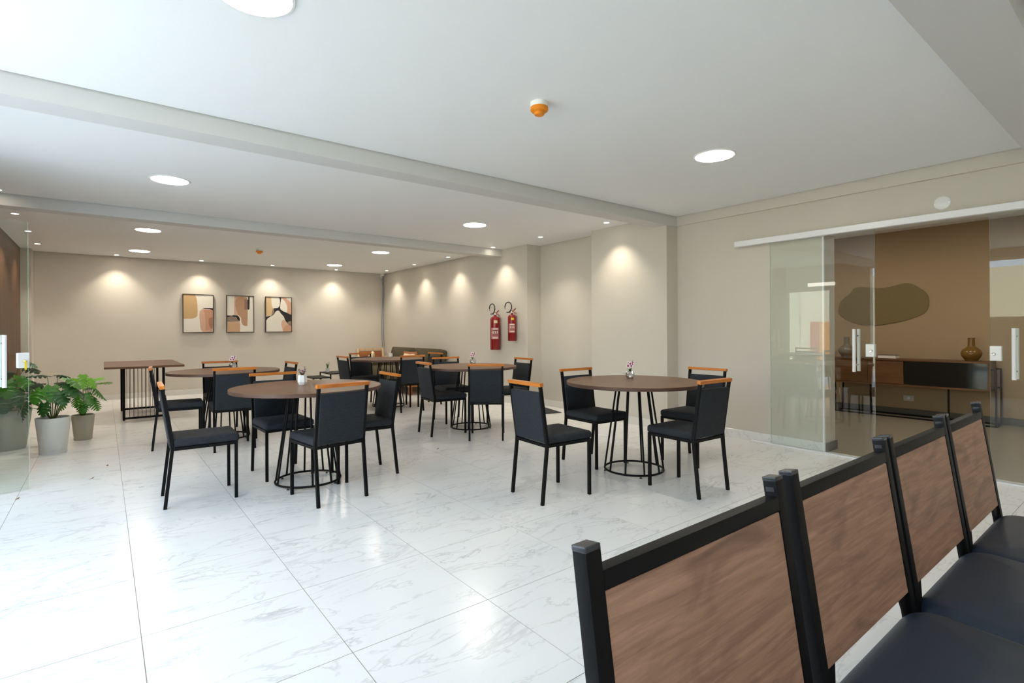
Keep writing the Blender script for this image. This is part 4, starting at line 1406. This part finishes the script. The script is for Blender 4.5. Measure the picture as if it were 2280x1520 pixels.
def vase(y, mat, label):
    prof = [(0, 0), (0.062, 0), (0.066, 0.006)]
    N = 26
    for k in range(N + 1):
        t = k / N
        z = 0.010 + 0.250 * t
        if t < 0.66:
            u = t / 0.66
            r = 0.062 + 0.040 * math.sin(PI * min(u / 0.50, 1) * 0.5) if u < 0.5 else 0.036 + 0.066 * math.cos(PI / 2 * (u - 0.5) / 0.5) ** 0.9
            r += 0.0014 * (1 if k % 2 else -1)
        else:
            r = 0.036 - 0.003 * (t - 0.66) / 0.34
        prof.append((r, z))
    prof += [(0.035, 0.275), (0.036, 0.282), (0.030, 0.282), (0.028, 0.25), (0, 0.24)]
    tag(MB().lathe(prof, n=40).obj('vase', mat, None, (8.345, y, ZC), 55), label, 'vase', 'bottle vases on the sideboard')


vase(1.585, 'ceramic_brown', 'glossy brown ribbed bottle vase at the right end of the sideboard')
vase(2.945, 'ceramic_grey', 'brown grey bottle vase at the left end of the sideboard, behind the glass')
bk = empty('book', (8.30, 2.43, ZC), 0, 'thick closed book lying on the sideboard', 'book')
MB().box(-0.075, 0.075, -0.105, 0.105, 0.0, 0.004).box(-0.075, 0.075, -0.105, 0.105, 0.041, 0.045).box(-0.075, 0.075, 0.101, 0.105, 0.004, 0.041).obj('cover', 'frame_dark', bk)
MB().box(-0.074, 0.072, -0.103, 0.100, 0.004, 0.041).obj('pages', 'paper', bk)
BL = [(3.116, 1.44), (3.08, 1.57), (2.973, 1.663), (2.93, 1.725), (2.887, 1.755), (2.80, 1.757), (2.70, 1.742), (2.584, 1.728), (2.48, 1.738), (2.38, 1.760), (2.299, 1.775),
      (2.22, 1.757), (2.151, 1.705), (2.08, 1.64), (2.045, 1.55), (2.05, 1.45), (2.081, 1.38), (2.16, 1.33), (2.26, 1.29), (2.377, 1.255), (2.55, 1.222), (2.721, 1.209), (2.88, 1.235), (3.033, 1.315), (3.095, 1.37)]
pts = []
for i in range(len(BL)):                         # smooth the outline (Catmull-Rom)
    p0, p1, p2, p3 = (Vector(BL[(i + k) % len(BL)]) for k in (-1, 0, 1, 2))
    for t in (0, 0.33, 0.67):
        q = 0.5 * ((2 * p1) + (p2 - p0) * t + (2 * p0 - 5 * p1 + 4 * p2 - p3) * t * t + (3 * p1 - p0 - 3 * p2 + p3) * t ** 3)
        pts.append((OX - 0.014, q.x, q.y))
tag(MB().extrude_poly(pts, (0.012, 0, 0)).obj('wall_ornament', 'olive_board', None), 'olive freeform rounded panel on the brown wall above the sideboard', 'wall decor')
ow = empty('wall_outlet', (OX, 2.27, 0.225), 0, 'pale rectangular wall outlet under the sideboard', 'outlet')
MB().box(-0.008, 0, -0.058, 0.058, -0.036, 0.036).bevel(0.003, 2).obj('plate', 'outlet_grey', ow)
MB().lathe([(0, 0.011), (0.012, 0.011), (0.017, 0.008), (0.018, 0.004)], n=20).xf(Matrix.Rotation(-PI / 2, 4, 'Y')).obj('socket', 'white_plastic', ow, smooth=40)
